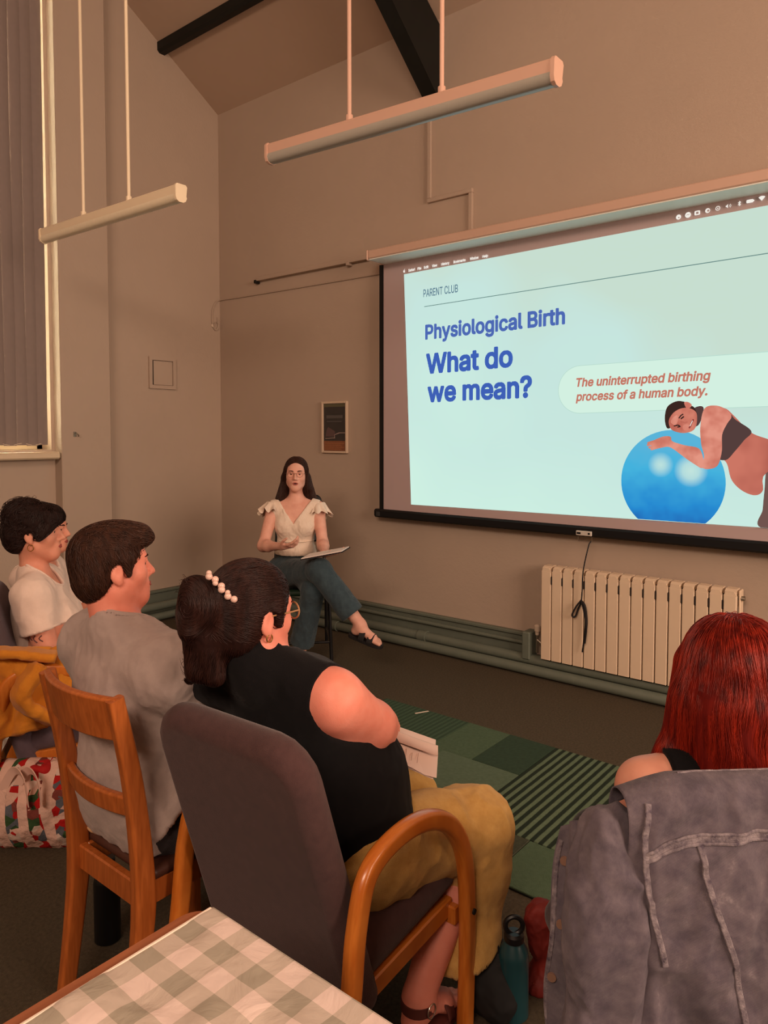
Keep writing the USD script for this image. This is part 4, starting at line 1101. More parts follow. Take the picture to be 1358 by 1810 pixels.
def hair_mats(name, c, c2, rough=0.45):
    mid = tuple((A(c) * 0.45 + A(c2) * 0.55).round())
    def made(n, a, b, ro, sp):
        return graph(n, {'g': ('geometry', {}), 'm': ('mapping', {'scale': (1, 1, 0.10)}), 'n': ('noise_texture', {'scale': 70.0, 'detail': 2.0}), 'r': ('rgb_ramp', {'ramp': [(0.3, lin(*a)), (0.7, lin(*b))]}), 'p': ('principled_bsdf', {'roughness': ro, 'specular_ior_level': sp})},
                     [('g.position', 'm.vector'), ('m.vector', 'n.vector'), ('n.fac', 'r.fac'), ('r.color', 'p.base_color')])
    base = made(name + '_mass', mid, c2, 0.75, 0.12)
    st = made(name + '_strand', c, c2, rough, 0.3)
    return base, st


class Head:
    """Head frame: x right, y towards the face, z up; the origin midway between the ears."""

    def __init__(s, c, fwd, up=(0, 0, 1), scale=1.0):
        f = unit(fwd)
        r = unit(np.cross(f, A(up, float)))
        u = np.cross(r, f)
        s.c, s.M, s.s = A(c, float), np.stack([r, f, u]), scale

    def w(s, p):
        return A(p, float) * s.s @ s.M + s.c

    def loc(s, P):
        return (P - s.c) @ s.M.T / s.s

    def cap(s, a, b, ra, rb=None, k=0.02, neg=False):
        return Cap(s.w(a), s.w(b), ra * s.s, None if rb is None else rb * s.s, k * s.s, neg)

    def ell(s, c, r, k=0.02, neg=False):
        return Ell(s.w(c), A(r, float) * s.s, s.M, k * s.s, neg)

    def front(s, x, z):
        """How far forward the face's surface lies at (x, z)."""
        y = np.linspace(0.13, 0.02, 111)
        d = field(s.prims(), s.w(np.c_[np.full(111, x), y, np.full(111, z)]))
        return y[np.argmax(d < 0)]

    def prims(s, mouth=False, nose=1.0):
        e, c = s.ell, s.cap
        L = [e((0, -0.012, 0.040), (0.075, 0.096, 0.084)), e((0, 0.03, 0.03), (0.064, 0.058, 0.062)), e((0, 0.026, -0.022), (0.061, 0.062, 0.064))]
        for q in (-1, 1):
            L += [c((q * 0.046, 0.0, -0.056), (q * 0.012, 0.062, -0.090), 0.022, 0.020, 0.045), e((q * 0.038, 0.054, -0.016), (0.024, 0.022, 0.022), 0.035)]
        L += [e((0, 0.070, -0.092), (0.020, 0.017, 0.017), 0.03), c((-0.034, 0.076, 0.030), (0.034, 0.076, 0.030), 0.011), e((0, 0.084, -0.055), (0.024, 0.014, 0.020))]
        for q in (-1, 1):
            L.append(e((q * 0.031, 0.094, 0.010), (0.016, 0.013, 0.010), 0.012, True))
        L += [c((0, 0.086, 0.020), (0, 0.086 + 0.024 * nose, -0.022), 0.0075, 0.011, 0.014)]
        for q in (-1, 1):
            L.append(e((q * 0.012, 0.094, -0.027), (0.009, 0.011, 0.008), 0.01))
        if mouth:
            L.append(e((0, 0.1, -0.062), (0.017, 0.018, 0.0075), 0.006, True))
        for q in (-1, 1):
            L += [e((q * 0.077, -0.014, -0.002), (0.009, 0.019, 0.031), 0.008), e((q * 0.0755, -0.006, -0.028), (0.007, 0.009, 0.011), 0.008), e((q * 0.088, -0.010, 0.002), (0.007, 0.010, 0.018), 0.006, True)]
        return L


def palm_hand(wrist, dirn, palm, thumb, curl=(0.5, 0.55, 0.6, 0.7), size=1.0, spread=0.006):
    """Palm, four fingers and a thumb; dirn: where the fingers point, palm: the way the palm faces, thumb: the thumb's side."""
    d = unit(dirn)
    n = unit(A(palm, float) - (A(palm, float) @ d) * d)
    t = np.cross(d, n)
    if t @ A(thumb, float) < 0:
        t = -t
    W = A(wrist, float)
    S = size
    P = [Cap(W, W + d * 0.03 * S, 0.022 * S, 0.024 * S, k=0.02), Ell(W + d * 0.052 * S, A([0.040, 0.046, 0.015]) * S, np.stack([t, d, n]), k=0.02)]
    for i, (off, ln) in enumerate(((0.029, 0.95), (0.010, 1.05), (-0.010, 0.98), (-0.028, 0.8))):
        p = W + (d * 0.088 + t * off) * S
        a = 0.0
        e = unit(d + t * (0.15 - 0.1 * i) * spread * 10)
        q0 = W + (d * 0.055 + t * off * 0.8) * S
        P.append(Cap(q0, p, 0.010 * S, 0.0092 * S, k=0.008))
        for seg, r0, r1 in ((0.042, 0.0090, 0.0084), (0.027, 0.0084, 0.0078), (0.021, 0.0078, 0.0068)):
            a += curl[i]
            q = p + (e * math.cos(a) + n * math.sin(a)) * seg * ln * S
            P.append(Cap(p, q, r0 * S, r1 * S, k=0.004))
            p = q
    p0 = W + (d * 0.022 + t * 0.02) * S
    p1 = W + (d * 0.052 + t * 0.048 + n * 0.012) * S
    p2 = p1 + unit(d * 0.8 + t * 0.35 + n * 0.35) * 0.034 * S
    p3 = p2 + unit(d * 0.9 + t * 0.05 + n * 0.4) * 0.026 * S
    P += [Cap(p0, p1, 0.015 * S, 0.011 * S, k=0.012), Cap(p1, p2, 0.0105 * S, 0.0095 * S, k=0.004), Cap(p2, p3, 0.0095 * S, 0.008 * S, k=0.004)]
    return P


def limb(a, b, c, r0, r1, r2, r3, k=0.03):
    """Upper and lower segment with a joint between, tapering."""
    a, b, c = A(a, float), A(b, float), A(c, float)
    bulge = b + (c - b) * 0.28
    return [Cap(a, b, r0, r1, k), Cap(b, bulge, r1, r2, k), Cap(bulge, c, r2, r3, k)]


def strands(prims, seeds, flow, n=10, step=0.012, lift=0.002, seed=0, jitter=0.15, keep=None, free=0.0):
    """Hair: lines that start on the mass and run along the flow, held to its surface. free: how far the ends leave it."""
    r = np.random.default_rng(seed)
    P = seeds.copy()
    lv = lift * r.uniform(-0.6, 1.6, len(P))
    sg = step * r.uniform(0.7, 1.3, len(P))
    wob = r.normal(0, jitter, (len(P), 3))
    out = [P.copy()]
    e = 1e-3
    for i in range(n - 1):
        F = flow(P) + wob + r.normal(0, jitter * 0.3, P.shape)
        d0 = field(prims, P)
        G = np.stack([field(prims, P + np.eye(3)[k] * e) - d0 for k in range(3)], 1) / e
        G /= np.linalg.norm(G, axis=1, keepdims=True) + 1e-9
        T = F - np.einsum('ij,ij->i', F, G)[:, None] * G * (1 - free)
        T /= np.linalg.norm(T, axis=1, keepdims=True) + 1e-9
        P = P + T * sg[:, None]
        d = field(prims, P)
        P = P + G * ((lv - d) * (1 - free))[:, None]
        out.append(P.copy())
    return np.stack(out, 1)


def seeds_on(mesh, n, seed, keep=None):
    r = np.random.default_rng(seed)
    V, F = mesh
    a = np.linalg.norm(np.cross(V[F[:, 1]] - V[F[:, 0]], V[F[:, 2]] - V[F[:, 0]]), axis=1)
    if keep is not None:
        a = a * keep(V[F].mean(1))
    f = F[r.choice(len(F), n, p=a / a.sum())]
    b = r.dirichlet((1, 1, 1), n)
    return np.einsum('ij,ijk->ik', b, V[f])


def face_parts(t, under, H, skinm, hairm, iris=(70, 50, 36), lip=(150, 70, 62), brow=True, open_mouth=False):
    M_eye, M_iris, M_lip = mat('eye_white', (200, 184, 174), 0.3), mat('eye_iris_%d' % iris[0], iris, 0.15), mat('lip_%d' % lip[0], lip, 0.45)
    for q in (-1, 1):
        ep = t.part('eye', solid([H.ell((q * 0.031, 0.0715, 0.010), (0.0125, 0.0115, 0.0115))], 0.0022), M_eye, True)
        t.part('iris', solid([H.ell((q * 0.031 + 0.001, 0.0812, 0.010), (0.0068, 0.003, 0.0068))], 0.0012), M_iris, True, under=ep)
        t.part('eyelid', solid([H.cap((q * 0.019, 0.0800, 0.0155), (q * 0.031, 0.0832, 0.0205), 0.0026), H.cap((q * 0.031, 0.0832, 0.0205), (q * 0.044, 0.0745, 0.0145), 0.0026)], 0.0016), skinm, True, under=ep)
        if brow:
            xs = np.linspace(0.014, 0.050, 9)
            zs = 0.0300 + 0.0045 * np.sin((xs - 0.014) / 0.036 * 2.7)
            t.part('eyebrow', tube([H.w((q * x, H.front(x * q, z) + 0.0008, z)) for x, z in zip(xs, zs)], np.array([0.0022, 0.003, 0.0032, 0.0032, 0.003, 0.0028, 0.0024, 0.002, 0.0012]) * H.s, 7), hairm, True)
    z = 0.006 if open_mouth else 0.0
    xs = np.linspace(-0.021, 0.021, 13)
    q = (xs / 0.021) ** 2
    gap = 0.0065 if open_mouth else 0.0
    rr = np.array([0.0012, 0.0022, 0.003, 0.0036, 0.004, 0.0042, 0.0038, 0.0042, 0.004, 0.0036, 0.003, 0.0022, 0.0012]) * H.s
    zu, zl = -0.0540 - 0.0035 * q + gap * 0.35 * (1 - q), -0.0612 + 0.0035 * q - gap * (1 - q)
    lp_ = t.part('lips', tube([H.w((x, H.front(x, z) + 0.0004, z)) for x, z in zip(xs, zu)], rr, 8), M_lip, True)
    t.part('lower_lip', tube([H.w((x, H.front(x, z) + 0.0004, z)) for x, z in zip(xs, zl)], rr * 1.12, 8), M_lip, True, under=lp_)
    if open_mouth:
        t.part('mouth', solid([H.ell((0, 0.082, -0.062), (0.015, 0.010, 0.008))], 0.002), mat('mouth_dark', (60, 22, 22), 0.5), True, label='dark open mouth')


def spectacles(t, H, m, r=0.021, wire=0.0011):
    g = []
    a = np.linspace(0, 2 * math.pi, 20, endpoint=False)
    gp = None
    for q in (-1, 1):
        ring = [H.w((q * 0.033 + 1.12 * r * math.cos(x), 0.103 - 0.006 * abs(math.cos(x) * 0.5 + q * 0.5), 0.008 + 0.88 * r * math.sin(x))) for x in a]
        p = t.part('glasses', tube(ring, wire, 6, closed=True), m) if gp is None else t.part('lens_rim', tube(ring, wire, 6, closed=True), m, under=gp)
        gp = gp or p
        t.part('temple', tube([H.w((q * 0.057, 0.098, 0.012)), H.w((q * 0.076, 0.05, 0.014)), H.w((q * 0.080, -0.012, 0.012)), H.w((q * 0.078, -0.03, -0.008))], wire, 6), m, under=gp)
    t.part('bridge', tube(smooth_path([H.w((-0.010, 0.103, 0.012)), H.w((0, 0.107, 0.016)), H.w((0.010, 0.103, 0.012))], 9), wire, 6), m, under=gp)


def neckline(prims, c, r):
    """The edge of a round neck opening of radius r, centred on c, on a garment's surface."""
    out = []
    for x in np.linspace(0, 2 * math.pi, 48, endpoint=False):
        d = A([math.cos(x), math.sin(x), 0])
        run = [c + d * r + Z3 * z for z in np.linspace(0.12, 0, 50)] + [c + d * r * math.cos(q) - Z3 * r * math.sin(q) for q in np.linspace(0, 1.5, 70)]
        k = field(prims, A(run)) < 0
        out.append(run[int(np.argmax(k))])
    P = A(out)
    for _ in range(4):
        P = 0.5 * P + 0.25 * (np.roll(P, 1, 0) + np.roll(P, -1, 0))
    return P


def person(name_label, base, group=None):
    return Thing('person', name_label, 'person', base, group)


# ---- presenter -------------------------------------------------
M_skinP = skin_mat('skin_presenter', (224, 170, 150), (214, 156, 136))
hP, hPs = hair_mats('dark_brown_hair', (66, 38, 28), (42, 24, 18))
pr = person('woman in a white ruffled blouse and dark jeans, seated facing the audience with a notebook', (-3.74, 3.62, 0))
lat, fro = A([0.80, 0.60, 0]), A([0.60, -0.80, 0])       # her left (picture right) and her front
axP = np.stack([lat, fro, Z3])
pel, wst, cht, nck = A([-3.765, 3.625, 0.615]), A([-3.755, 3.61, 0.78]), A([-3.75, 3.61, 0.97]), A([-3.752, 3.615, 1.125])
HP = Head((-3.735, 3.60, 1.305), unit(fro + 0.10 * lat), (0.02, 0.0, 1), 0.95)
shR_, shL_ = A([-3.872, 3.505, 1.068]), A([-3.618, 3.70, 1.068])
elR_, elL_ = A([-3.83, 3.375, 0.82]), A([-3.535, 3.66, 0.83])
wrR_, wrL_ = A([-3.60, 3.33, 0.845]), A([-3.385, 3.52, 0.795])
hipR_, hipL_ = A([-3.83, 3.56, 0.60]), A([-3.70, 3.67, 0.60])
knR_, anR_ = A([-3.335, 3.42, 0.70]), A([-3.09, 3.545, 0.36])
knL_, anL_ = A([-3.42, 3.45, 0.555]), A([-3.60, 3.50, 0.10])
torsoP = [Cap(hipR_, hipL_, 0.112, k=0.06), Ell(wst, (0.125, 0.092, 0.13), axP, 0.05), Ell(cht, (0.142, 0.098, 0.155), axP, 0.05), Cap(shR_ - (0, 0, 0.012), shL_ - (0, 0, 0.012), 0.046, k=0.05),
          Ell(cht + fro * 0.058 - lat * 0.062 - Z3 * 0.02, (0.062, 0.052, 0.058), axP, 0.04), Ell(cht + fro * 0.058 + lat * 0.062 - Z3 * 0.02, (0.062, 0.052, 0.058), axP, 0.04),
          Cap(nck, shR_ + (0, 0, 0.012), 0.036, 0.030, 0.04), Cap(nck, shL_ + (0, 0, 0.012), 0.036, 0.030, 0.04)]
neckP = [Cap(nck - (0, 0, 0.03), HP.w((0, -0.022, -0.055)), 0.050, 0.047, 0.03)]
armsP = limb(shR_, elR_, wrR_, 0.046, 0.037, 0.036, 0.023) + limb(shL_, elL_, wrL_, 0.046, 0.037, 0.036, 0.023)
handsP = palm_hand(wrR_, (0.85, 0.05, 0.12), (0.1, 0.35, 0.95), (-0.3, -0.8, 0.5), (0.25, 0.4, 0.5, 0.55), 0.95, 0.012) + palm_hand(wrL_, (0.75, 0.1, 0.1), (0.1, -0.2, 0.95), (0.2, -0.9, 0.2), (0.12, 0.15, 0.2, 0.2), 0.95)
legsP = limb(hipR_, knR_, anR_, 0.092, 0.06, 0.056, 0.036) + limb(hipL_, knL_, anL_, 0.092, 0.06, 0.056, 0.036)


def foot(an, dirn, up=(0, 0, 1), s=1.0):
    d, u = unit(dirn), A(up, float)
    sd = unit(np.cross(d, u))
    u = np.cross(sd, d)
    a = A(an, float)
    L = [Cap(a, a - u * 0.05 * s - d * 0.02 * s, 0.036 * s, 0.032 * s, 0.02), Cap(a - u * 0.03 * s + d * 0.02 * s, a - u * 0.062 * s + d * 0.115 * s, 0.036 * s, 0.024 * s, 0.03), Cap(a - u * 0.062 * s + d * 0.10 * s + sd * 0.02 * s, a - u * 0.062 * s + d * 0.10 * s - sd * 0.025 * s, 0.022 * s, None, 0.02)]
    for i, (o, l, r) in enumerate(((0.030, 0.165, 0.0125), (0.010, 0.168, 0.0092), (-0.007, 0.160, 0.0088), (-0.022, 0.150, 0.0085), (-0.036, 0.138, 0.008))):
        L.append(Cap(a - u * 0.066 * s + d * 0.11 * s + sd * o * s * 0.9, a - u * 0.07 * s + d * l * s + sd * o * s, r * 1.05 * s, r * s, 0.005))
    return L, d, u, sd


fR, fd, fu, fs = foot(anR_, (0.86, 0.25, -0.22), (0.25, 0.0, 1))
fL, gd, gu, gs = foot(anL_, (0.45, -0.85, 0.0))
bodyP = torsoP + neckP + HP.prims(mouth=True) + armsP + handsP + legsP + fR + fL
pr.part('body', solid(bodyP, 0.0045), M_skinP, True)
face_parts(pr, None, HP, M_skinP, hP, open_mouth=True, lip=(176, 98, 88))
spectacles(pr, HP, mat('glasses_gold', (150, 110, 84), 0.3, metal=0.7))
for q in (-1, 1):
    pr.part('earring', tube([HP.w((q * 0.078 + 0.0 * math.cos(x), -0.008 + 0.010 * math.cos(x), -0.052 + 0.012 * math.sin(x))) for x in np.linspace(0, 2 * math.pi, 14, endpoint=False)], 0.0014, 5, closed=True), M_metal)
# hair: centre parting, straight, over the back of the shoulders
hairP = [HP.ell((0, -0.020, 0.048), (0.085, 0.100, 0.088)), HP.ell((0, -0.055, -0.03), (0.086, 0.060, 0.11)), HP.cap((-0.066, -0.035, -0.03), (-0.118, -0.035, -0.20), 0.040, 0.040, 0.04), HP.cap((0.066, -0.035, -0.03), (0.112, -0.035, -0.19), 0.040, 0.042, 0.04),
         HP.cap((-0.02, -0.07, -0.06), (-0.02, -0.085, -0.24), 0.05, 0.04, 0.04), HP.cap((-0.067, 0.02, 0.045), (-0.083, -0.005, -0.10), 0.018, 0.022, 0.03), HP.cap((0.067, 0.02, 0.045), (0.083, -0.02, -0.02), 0.016, 0.02, 0.03),
         HP.ell((0, 0.088, -0.02), (0.056, 0.055, 0.105), 0.015, True), HP.ell((0, 0.10, 0.03), (0.050, 0.05, 0.052), 0.02, True)]
hm = solid(hairP, 0.0045)
hpp = pr.part('hair', hm, hP, True)


def flowP(P):
    q = HP.loc(P)
    s = np.sign(q[:, 0])
    g = np.c_[s * np.clip(0.9 - np.abs(q[:, 0]) * 9, 0.03, 1) * (q[:, 2] > 0.0), -0.25 * (q[:, 2] > 0.04), -0.4 - 0.6 * (q[:, 2] < 0.09)]
    return g @ HP.M


pr.curves('hair_strand', strands(hairP, seeds_on(hm, 2600, 1), flowP, 9, 0.017, 0.0015, 1, 0.08), np.linspace(0.0016, 0.0007, 9), hPs, under=hpp)
# blouse
M_blouse = fabric('white_blouse', (232, 214, 196), (224, 205, 186), 700, noise=20)


def locP(P):
    return (P - cht) @ axP.T


def cutblouse(P):
    q = locP(P)
    v = np.where(q[:, 1] > -0.005, np.minimum((q[:, 2] + 0.005) * 0.9 - np.abs(q[:, 0]) * 1.25, 0.3), q[:, 2] - 0.135)
    hem = -(q[:, 2] + 0.225)
    arm = np.abs(q[:, 0]) - 0.172
    return np.maximum(np.maximum(np.minimum(v, 0.4), hem), arm)


peplum = [Ell(wst - (0, 0, 0.03), (0.142, 0.108, 0.09), axP, 0.03)]
blouse = solid([p.grow(0.010) for p in torsoP[1:]] + peplum, 0.005, cut=cutblouse)
blp = pr.part('blouse', ruffle(blouse, 0.004, (26, 26, 16), 11), M_blouse, True)
for s, sh, el in ((-1, shR_, elR_), (1, shL_, elL_)):
    ax_ = unit(el - sh)
    out = unit(lat * s + Z3 * 0.4)
    rows = []
    for j, (rr, dn) in enumerate(zip(np.linspace(0.058, 0.096, 12), np.linspace(-0.01, 0.085, 12))):
        row = []
        for k, q in enumerate(np.linspace(-2.0, 2.0, 70)):
            d_ = out * math.cos(q) + np.cross(ax_, out) * math.sin(q)
            wv = 1 + 0.17 * (j / 11) * math.sin(q * 9 + s)
            row.append(sh + d_ * rr * 0.92 * wv + ax_ * (dn + 0.016 * (j / 11) * math.sin(q * 9 + 1.2)) * (0.5 + 0.5 * math.cos(q * 0.7)) + Z3 * 0.012)
        rows.append(row)
    pr.part('sleeve_ruffle', thick(A(rows), 0.002), M_blouse, True, under=blp)
pr.part('waist_seam', tube([cht + axP[0] * 0.126 * math.cos(x) + axP[1] * 0.103 * math.sin(x) - Z3 * 0.128 for x in np.linspace(0, 2 * math.pi, 40, endpoint=False)], 0.004, 6, closed=True), M_blouse, under=blp)
# jeans
M_jean = fabric('dark_jeans', (62, 78, 84), (48, 62, 70), 900, noise=18)
hemR, hemL = knR_ + (anR_ - knR_) * 0.80, knL_ + (anL_ - knL_) * 0.86
jeansP = [Cap(hipR_, hipL_, 0.122, k=0.06), Ell(wst - (0, 0, 0.075), (0.128, 0.098, 0.075), axP, 0.04), Cap(hipR_, knR_, 0.104, 0.074, 0.04), Cap(hipL_, knL_, 0.104, 0.074, 0.03), Cap(knR_, hemR, 0.074, 0.078, 0.03), Cap(knL_, hemL, 0.072, 0.080, 0.03)]
dR, dL = unit(anR_ - knR_), unit(anL_ - knL_)
jeans = solid(jeansP, 0.0055, cut=lambda P: np.maximum(np.maximum(((P - hemR) @ dR) * ((P - knR_) @ dR > 0.06) - 1.0 * (((P - knR_) @ dR) <= 0.06), -1),
                                                        np.where(np.linalg.norm(np.cross(P - knL_, dL), axis=1) < 0.13, (P - hemL) @ dL, -1)) * (np.linalg.norm(np.cross(P - knR_, dR), axis=1) < 0.13) + np.where(np.linalg.norm(np.cross(P - knR_, dR), axis=1) < 0.13, 0, np.where(np.linalg.norm(np.cross(P - knL_, dL), axis=1) < 0.13, (P - hemL) @ dL, -1)))
jp = pr.part('jeans', ruffle(jeans, 0.005, (20, 20, 9), 21), M_jean, True)
pr.part('waistband', sweep([pel + Z3 * 0.155 + axP[0] * 0.135 * math.cos(x) + axP[1] * 0.106 * math.sin(x) for x in np.linspace(0, 2 * math.pi, 40, endpoint=False)], rrect(0.007, 0.035, 0.003), closed=True, fixed_up=True), M_black, under=jp, label='black belt')
M_sand = mat('sandal_black', (22, 20, 21), 0.7)
M_foot = mat('footbed', (70, 52, 42), 0.8)


def sandal(t, an, d, u, sd, s=1.0):
    base = A(an, float) - u * 0.088 * s
    ol = [base + d * y * s + sd * x * s for x, y in ((0.0, -0.065), (0.036, -0.04), (0.034, 0.03), (0.048, 0.11), (0.036, 0.17), (0.0, 0.185), (-0.036, 0.155), (-0.046, 0.10), (-0.034, 0.02), (-0.034, -0.04))]
    ol = smooth_path(ol, 50, closed=True)
    sp_ = t.part('sandal', trimesh.convex.convex_hull(np.vstack([ol - u * 0.012 * s, ol + u * 0.008 * s])), M_sand)
    for y0, hgt in ((0.035, 0.062), (0.095, 0.046)):
        arc = [base + d * (y0 + 0.006 * math.cos(q)) * s + sd * math.cos(q) * 0.047 * s + u * (0.005 + hgt * math.sin(q)) * s for q in np.linspace(0, math.pi, 18)]
        t.part('sandal_strap', sweep(arc, rrect(0.006, 0.04 * s, 0.002), up=tuple(d)), M_sand, 40, under=sp_)


sandal(pr, anR_, fd, fu, fs)
sandal(pr, anL_, gd, gu, gs)

nb = Thing('notebook', 'thin open notebook with a dark cover held on the presenter\'s knee', 'notebook', (-3.30, 3.44, 0.79))
na, nbv = A([-3.415, 3.37, 0.782]), A([-3.165, 3.50, 0.842])
nd = unit(nbv - na)
nsd = unit(np.cross(nd, (0, 0, 1)))
nn = np.cross(nsd, nd)


def sheet_box(c0, d, s, n, l, w, h, z0):
    return trimesh.convex.convex_hull(A([c0 + d * a * l + s * b * w + n * (z0 + c * h) for a in (0, 1) for b in (-0.5, 0.5) for c in (0, 1)]))


nb.part('cover', sheet_box(na, nd, nsd, nn, 0.285, 0.2, 0.007, 0.0), mat('cover_dark', (34, 26, 28), 0.5), False)
nb.part('page', sheet_box(na + nd * 0.005, nd, nsd, nn, 0.137, 0.19, 0.006, 0.007), mat('paper_white', (232, 218, 208), 0.7), False)
nb.part('page', sheet_box(na + nd * 0.143, nd, nsd, nn, 0.137, 0.19, 0.006, 0.007), mat('paper_white', (232, 218, 208), 0.7), False)

# ---- man in grey -----------------------------------------------
M_skinM = skin_mat('skin_man', (236, 150, 128), (226, 134, 112))
hM, hMs = hair_mats('brown_hair', (74, 45, 32), (44, 26, 19))
mn = person('man with short brown hair in a grey T-shirt, seated on the wooden dining chair', (-1.80, 1.25, 0))
axM = np.stack([A([1.0, 0, 0]), A([0, 1.0, 0]), Z3])
O = A([-1.84, 1.17, 0.45])
HM = Head((-1.892, 1.112, 1.215), (0.27, 0.96, 0.05), (-0.03, -0.05, 1), 0.95)
mh = lambda *p: O + A(p, float)
shRm, shLm, elRm, elLm = mh(0.185, -0.045, 0.515), mh(-0.195, -0.045, 0.53), mh(0.225, 0.20, 0.32), mh(-0.26, 0.10, 0.27)
wrRm, wrLm = mh(0.10, 0.40, 0.22), mh(-0.15, 0.33, 0.19)
hipRm, hipLm, knRm, knLm = mh(0.09, 0.02, 0.10), mh(-0.09, 0.02, 0.10), mh(0.13, 0.44, 0.09), mh(-0.14, 0.44, 0.09)
anRm, anLm = mh(0.13, 0.44, -0.36), mh(-0.14, 0.42, -0.36)
nkm = mh(-0.02, -0.065, 0.605)
torsoM = [Cap(hipRm, hipLm, 0.125, k=0.06), Ell(mh(0, 0.0, 0.24), (0.165, 0.125, 0.17), axM, 0.06), Ell(mh(-0.005, -0.03, 0.41), (0.190, 0.125, 0.18), axM, 0.06), Cap(shRm, shLm, 0.066, k=0.06), Cap(nkm, shRm + (-0.02, 0, 0.02), 0.05, 0.042, 0.05), Cap(nkm, shLm + (0.02, 0, 0.02), 0.05, 0.042, 0.05)]
armsM = limb(shRm, elRm, wrRm, 0.060, 0.046, 0.044, 0.029) + limb(shLm, elLm, wrLm, 0.060, 0.046, 0.044, 0.029)
legsM = limb(hipRm, knRm, anRm, 0.10, 0.066, 0.062, 0.042) + limb(hipLm, knLm, anLm, 0.10, 0.066, 0.062, 0.042)
fm1, *_r1 = foot(anRm, (0, 1, 0), s=1.1)
fm2, *_r2 = foot(anLm, (0, 1, 0), s=1.1)
neckM = [Cap(nkm - (0, 0, 0.04), HM.w((0, -0.028, -0.05)), 0.062, 0.058, 0.03)]
mn.part('body', solid(torsoM + neckM + HM.prims() + armsM + palm_hand(wrRm, (-0.6, 0.7, -0.1), (0, 0, -1), (-1, 0, 0)) + palm_hand(wrLm, (0.6, 0.7, -0.1), (0, 0, -1), (1, 0, 0)) + legsM + fm1 + fm2, 0.005), M_skinM, True)
face_parts(mn, None, HM, M_skinM, hM)
M_tee = fabric('grey_tee', (178, 161, 154), (166, 149, 143), 900, noise=24)
shm = lambda a, b, f: a + (b - a) * f
sleeveR, sleeveL = shm(shRm, elRm, 0.72), shm(shLm, elLm, 0.72)
teeP = [p.grow(0.014) for p in torsoM] + [Cap(shRm, sleeveR, 0.082, 0.086, 0.05), Cap(shLm, sleeveL, 0.082, 0.086, 0.05), Ell(mh(0, -0.01, 0.20), (0.19, 0.15, 0.15), axM, 0.06), Cap(hipRm + (0, 0, 0.02), hipLm + (0, 0, 0.02), 0.152, k=0.06)]
uR, uL = unit(elRm - shRm), unit(elLm - shLm)


def cuttee(P):
    hole = -Cap(nkm + A([0, 0.03, 0.01]), nkm + A([0, 0.03, 0.2]), 0.078).d(P)
    a = np.where((P - shRm) @ A([1.0, 0, 0]) > -0.02, (P - sleeveR) @ uR, -1)
    b = np.where((P - shLm) @ A([-1.0, 0, 0]) > -0.02, (P - sleeveL) @ uL, -1)
    return np.maximum(np.maximum(hole, np.maximum(a, b)), O[2] + 0.03 - P[:, 2])


tee = solid(teeP, 0.006, cut=cuttee)
mt_ = mn.part('t_shirt', ruffle(ruffle(tee, 0.007, (11, 11, 6), 31, 2), 0.003, (30, 30, 14), 32), M_tee, True)
mn.part('neck_rib', tube(neckline(teeP, nkm + A([0, 0.03, 0.01]), 0.078), 0.0085, 8, closed=True), M_tee, under=mt_)
mn.part('trousers', ruffle(solid([p.grow(0.010) for p in torsoM[:1] + legsM], 0.007, cut=lambda P: np.maximum(P[:, 2] - (O[2] + 0.13), O[2] - 0.33 - P[:, 2])), 0.005, (12, 12, 12), 33), fabric('dark_trousers', (58, 52, 54), (48, 43, 46), 700), True)
for an, d in ((anRm, 1), (anLm, 1)):
    mn.part('shoe', solid([Cap(an + A([0, -0.02, -0.045]), an + A([0, 0.14, -0.055]), 0.045, 0.036, 0.04), Cap(an, an + A([0, 0, -0.05]), 0.05, 0.045)], 0.006, cut=lambda P: 0.003 - P[:, 2]), M_black, True)
# short hair, fuller on top, sweeping forward
hairM = [HM.ell((0, -0.020, 0.050), (0.087, 0.108, 0.092)), HM.ell((0, -0.062, -0.005), (0.080, 0.060, 0.085)), HM.ell((0, 0.035, 0.098), (0.066, 0.066, 0.036), 0.03), HM.cap((-0.03, 0.088, 0.098), (0.045, 0.088, 0.090), 0.020, 0.018, 0.025), HM.cap((0.074, 0.018, 0.035), (0.076, 0.018, -0.004), 0.010, 0.006, 0.02), HM.cap((-0.074, 0.018, 0.035), (-0.076, 0.018, -0.004), 0.010, 0.006, 0.02),
         HM.ell((0, 0.105, -0.015), (0.10, 0.078, 0.088), 0.012, True), HM.ell((0.088, -0.006, -0.012), (0.028, 0.024, 0.040), 0.01, True), HM.ell((-0.088, -0.006, -0.012), (0.028, 0.024, 0.040), 0.01, True), HM.cap((-0.06, -0.06, -0.135), (0.06, -0.06, -0.135), 0.052, None, 0.02, True)]
hm = solid(hairM, 0.0045)
hpp = mn.part('hair', ruffle(hm, 0.003, (40, 40, 25), 3), hM, True)


def flowM(P):
    q = HM.loc(P)
    d = q - A([0.02, -0.075, 0.12])
    g = np.c_[d[:, 0] * 6, d[:, 1] * 5 + 0.15, -0.25 - 0.9 * (q[:, 2] < 0.07)]
    return g @ HM.M


mn.curves('hair_strand', strands(hairM, seeds_on(hm, 4200, 2), flowM, 7, 0.0085, 0.003, 2, 0.28, free=0.12), np.linspace(0.0015, 0.0006, 7), hMs, under=hpp)

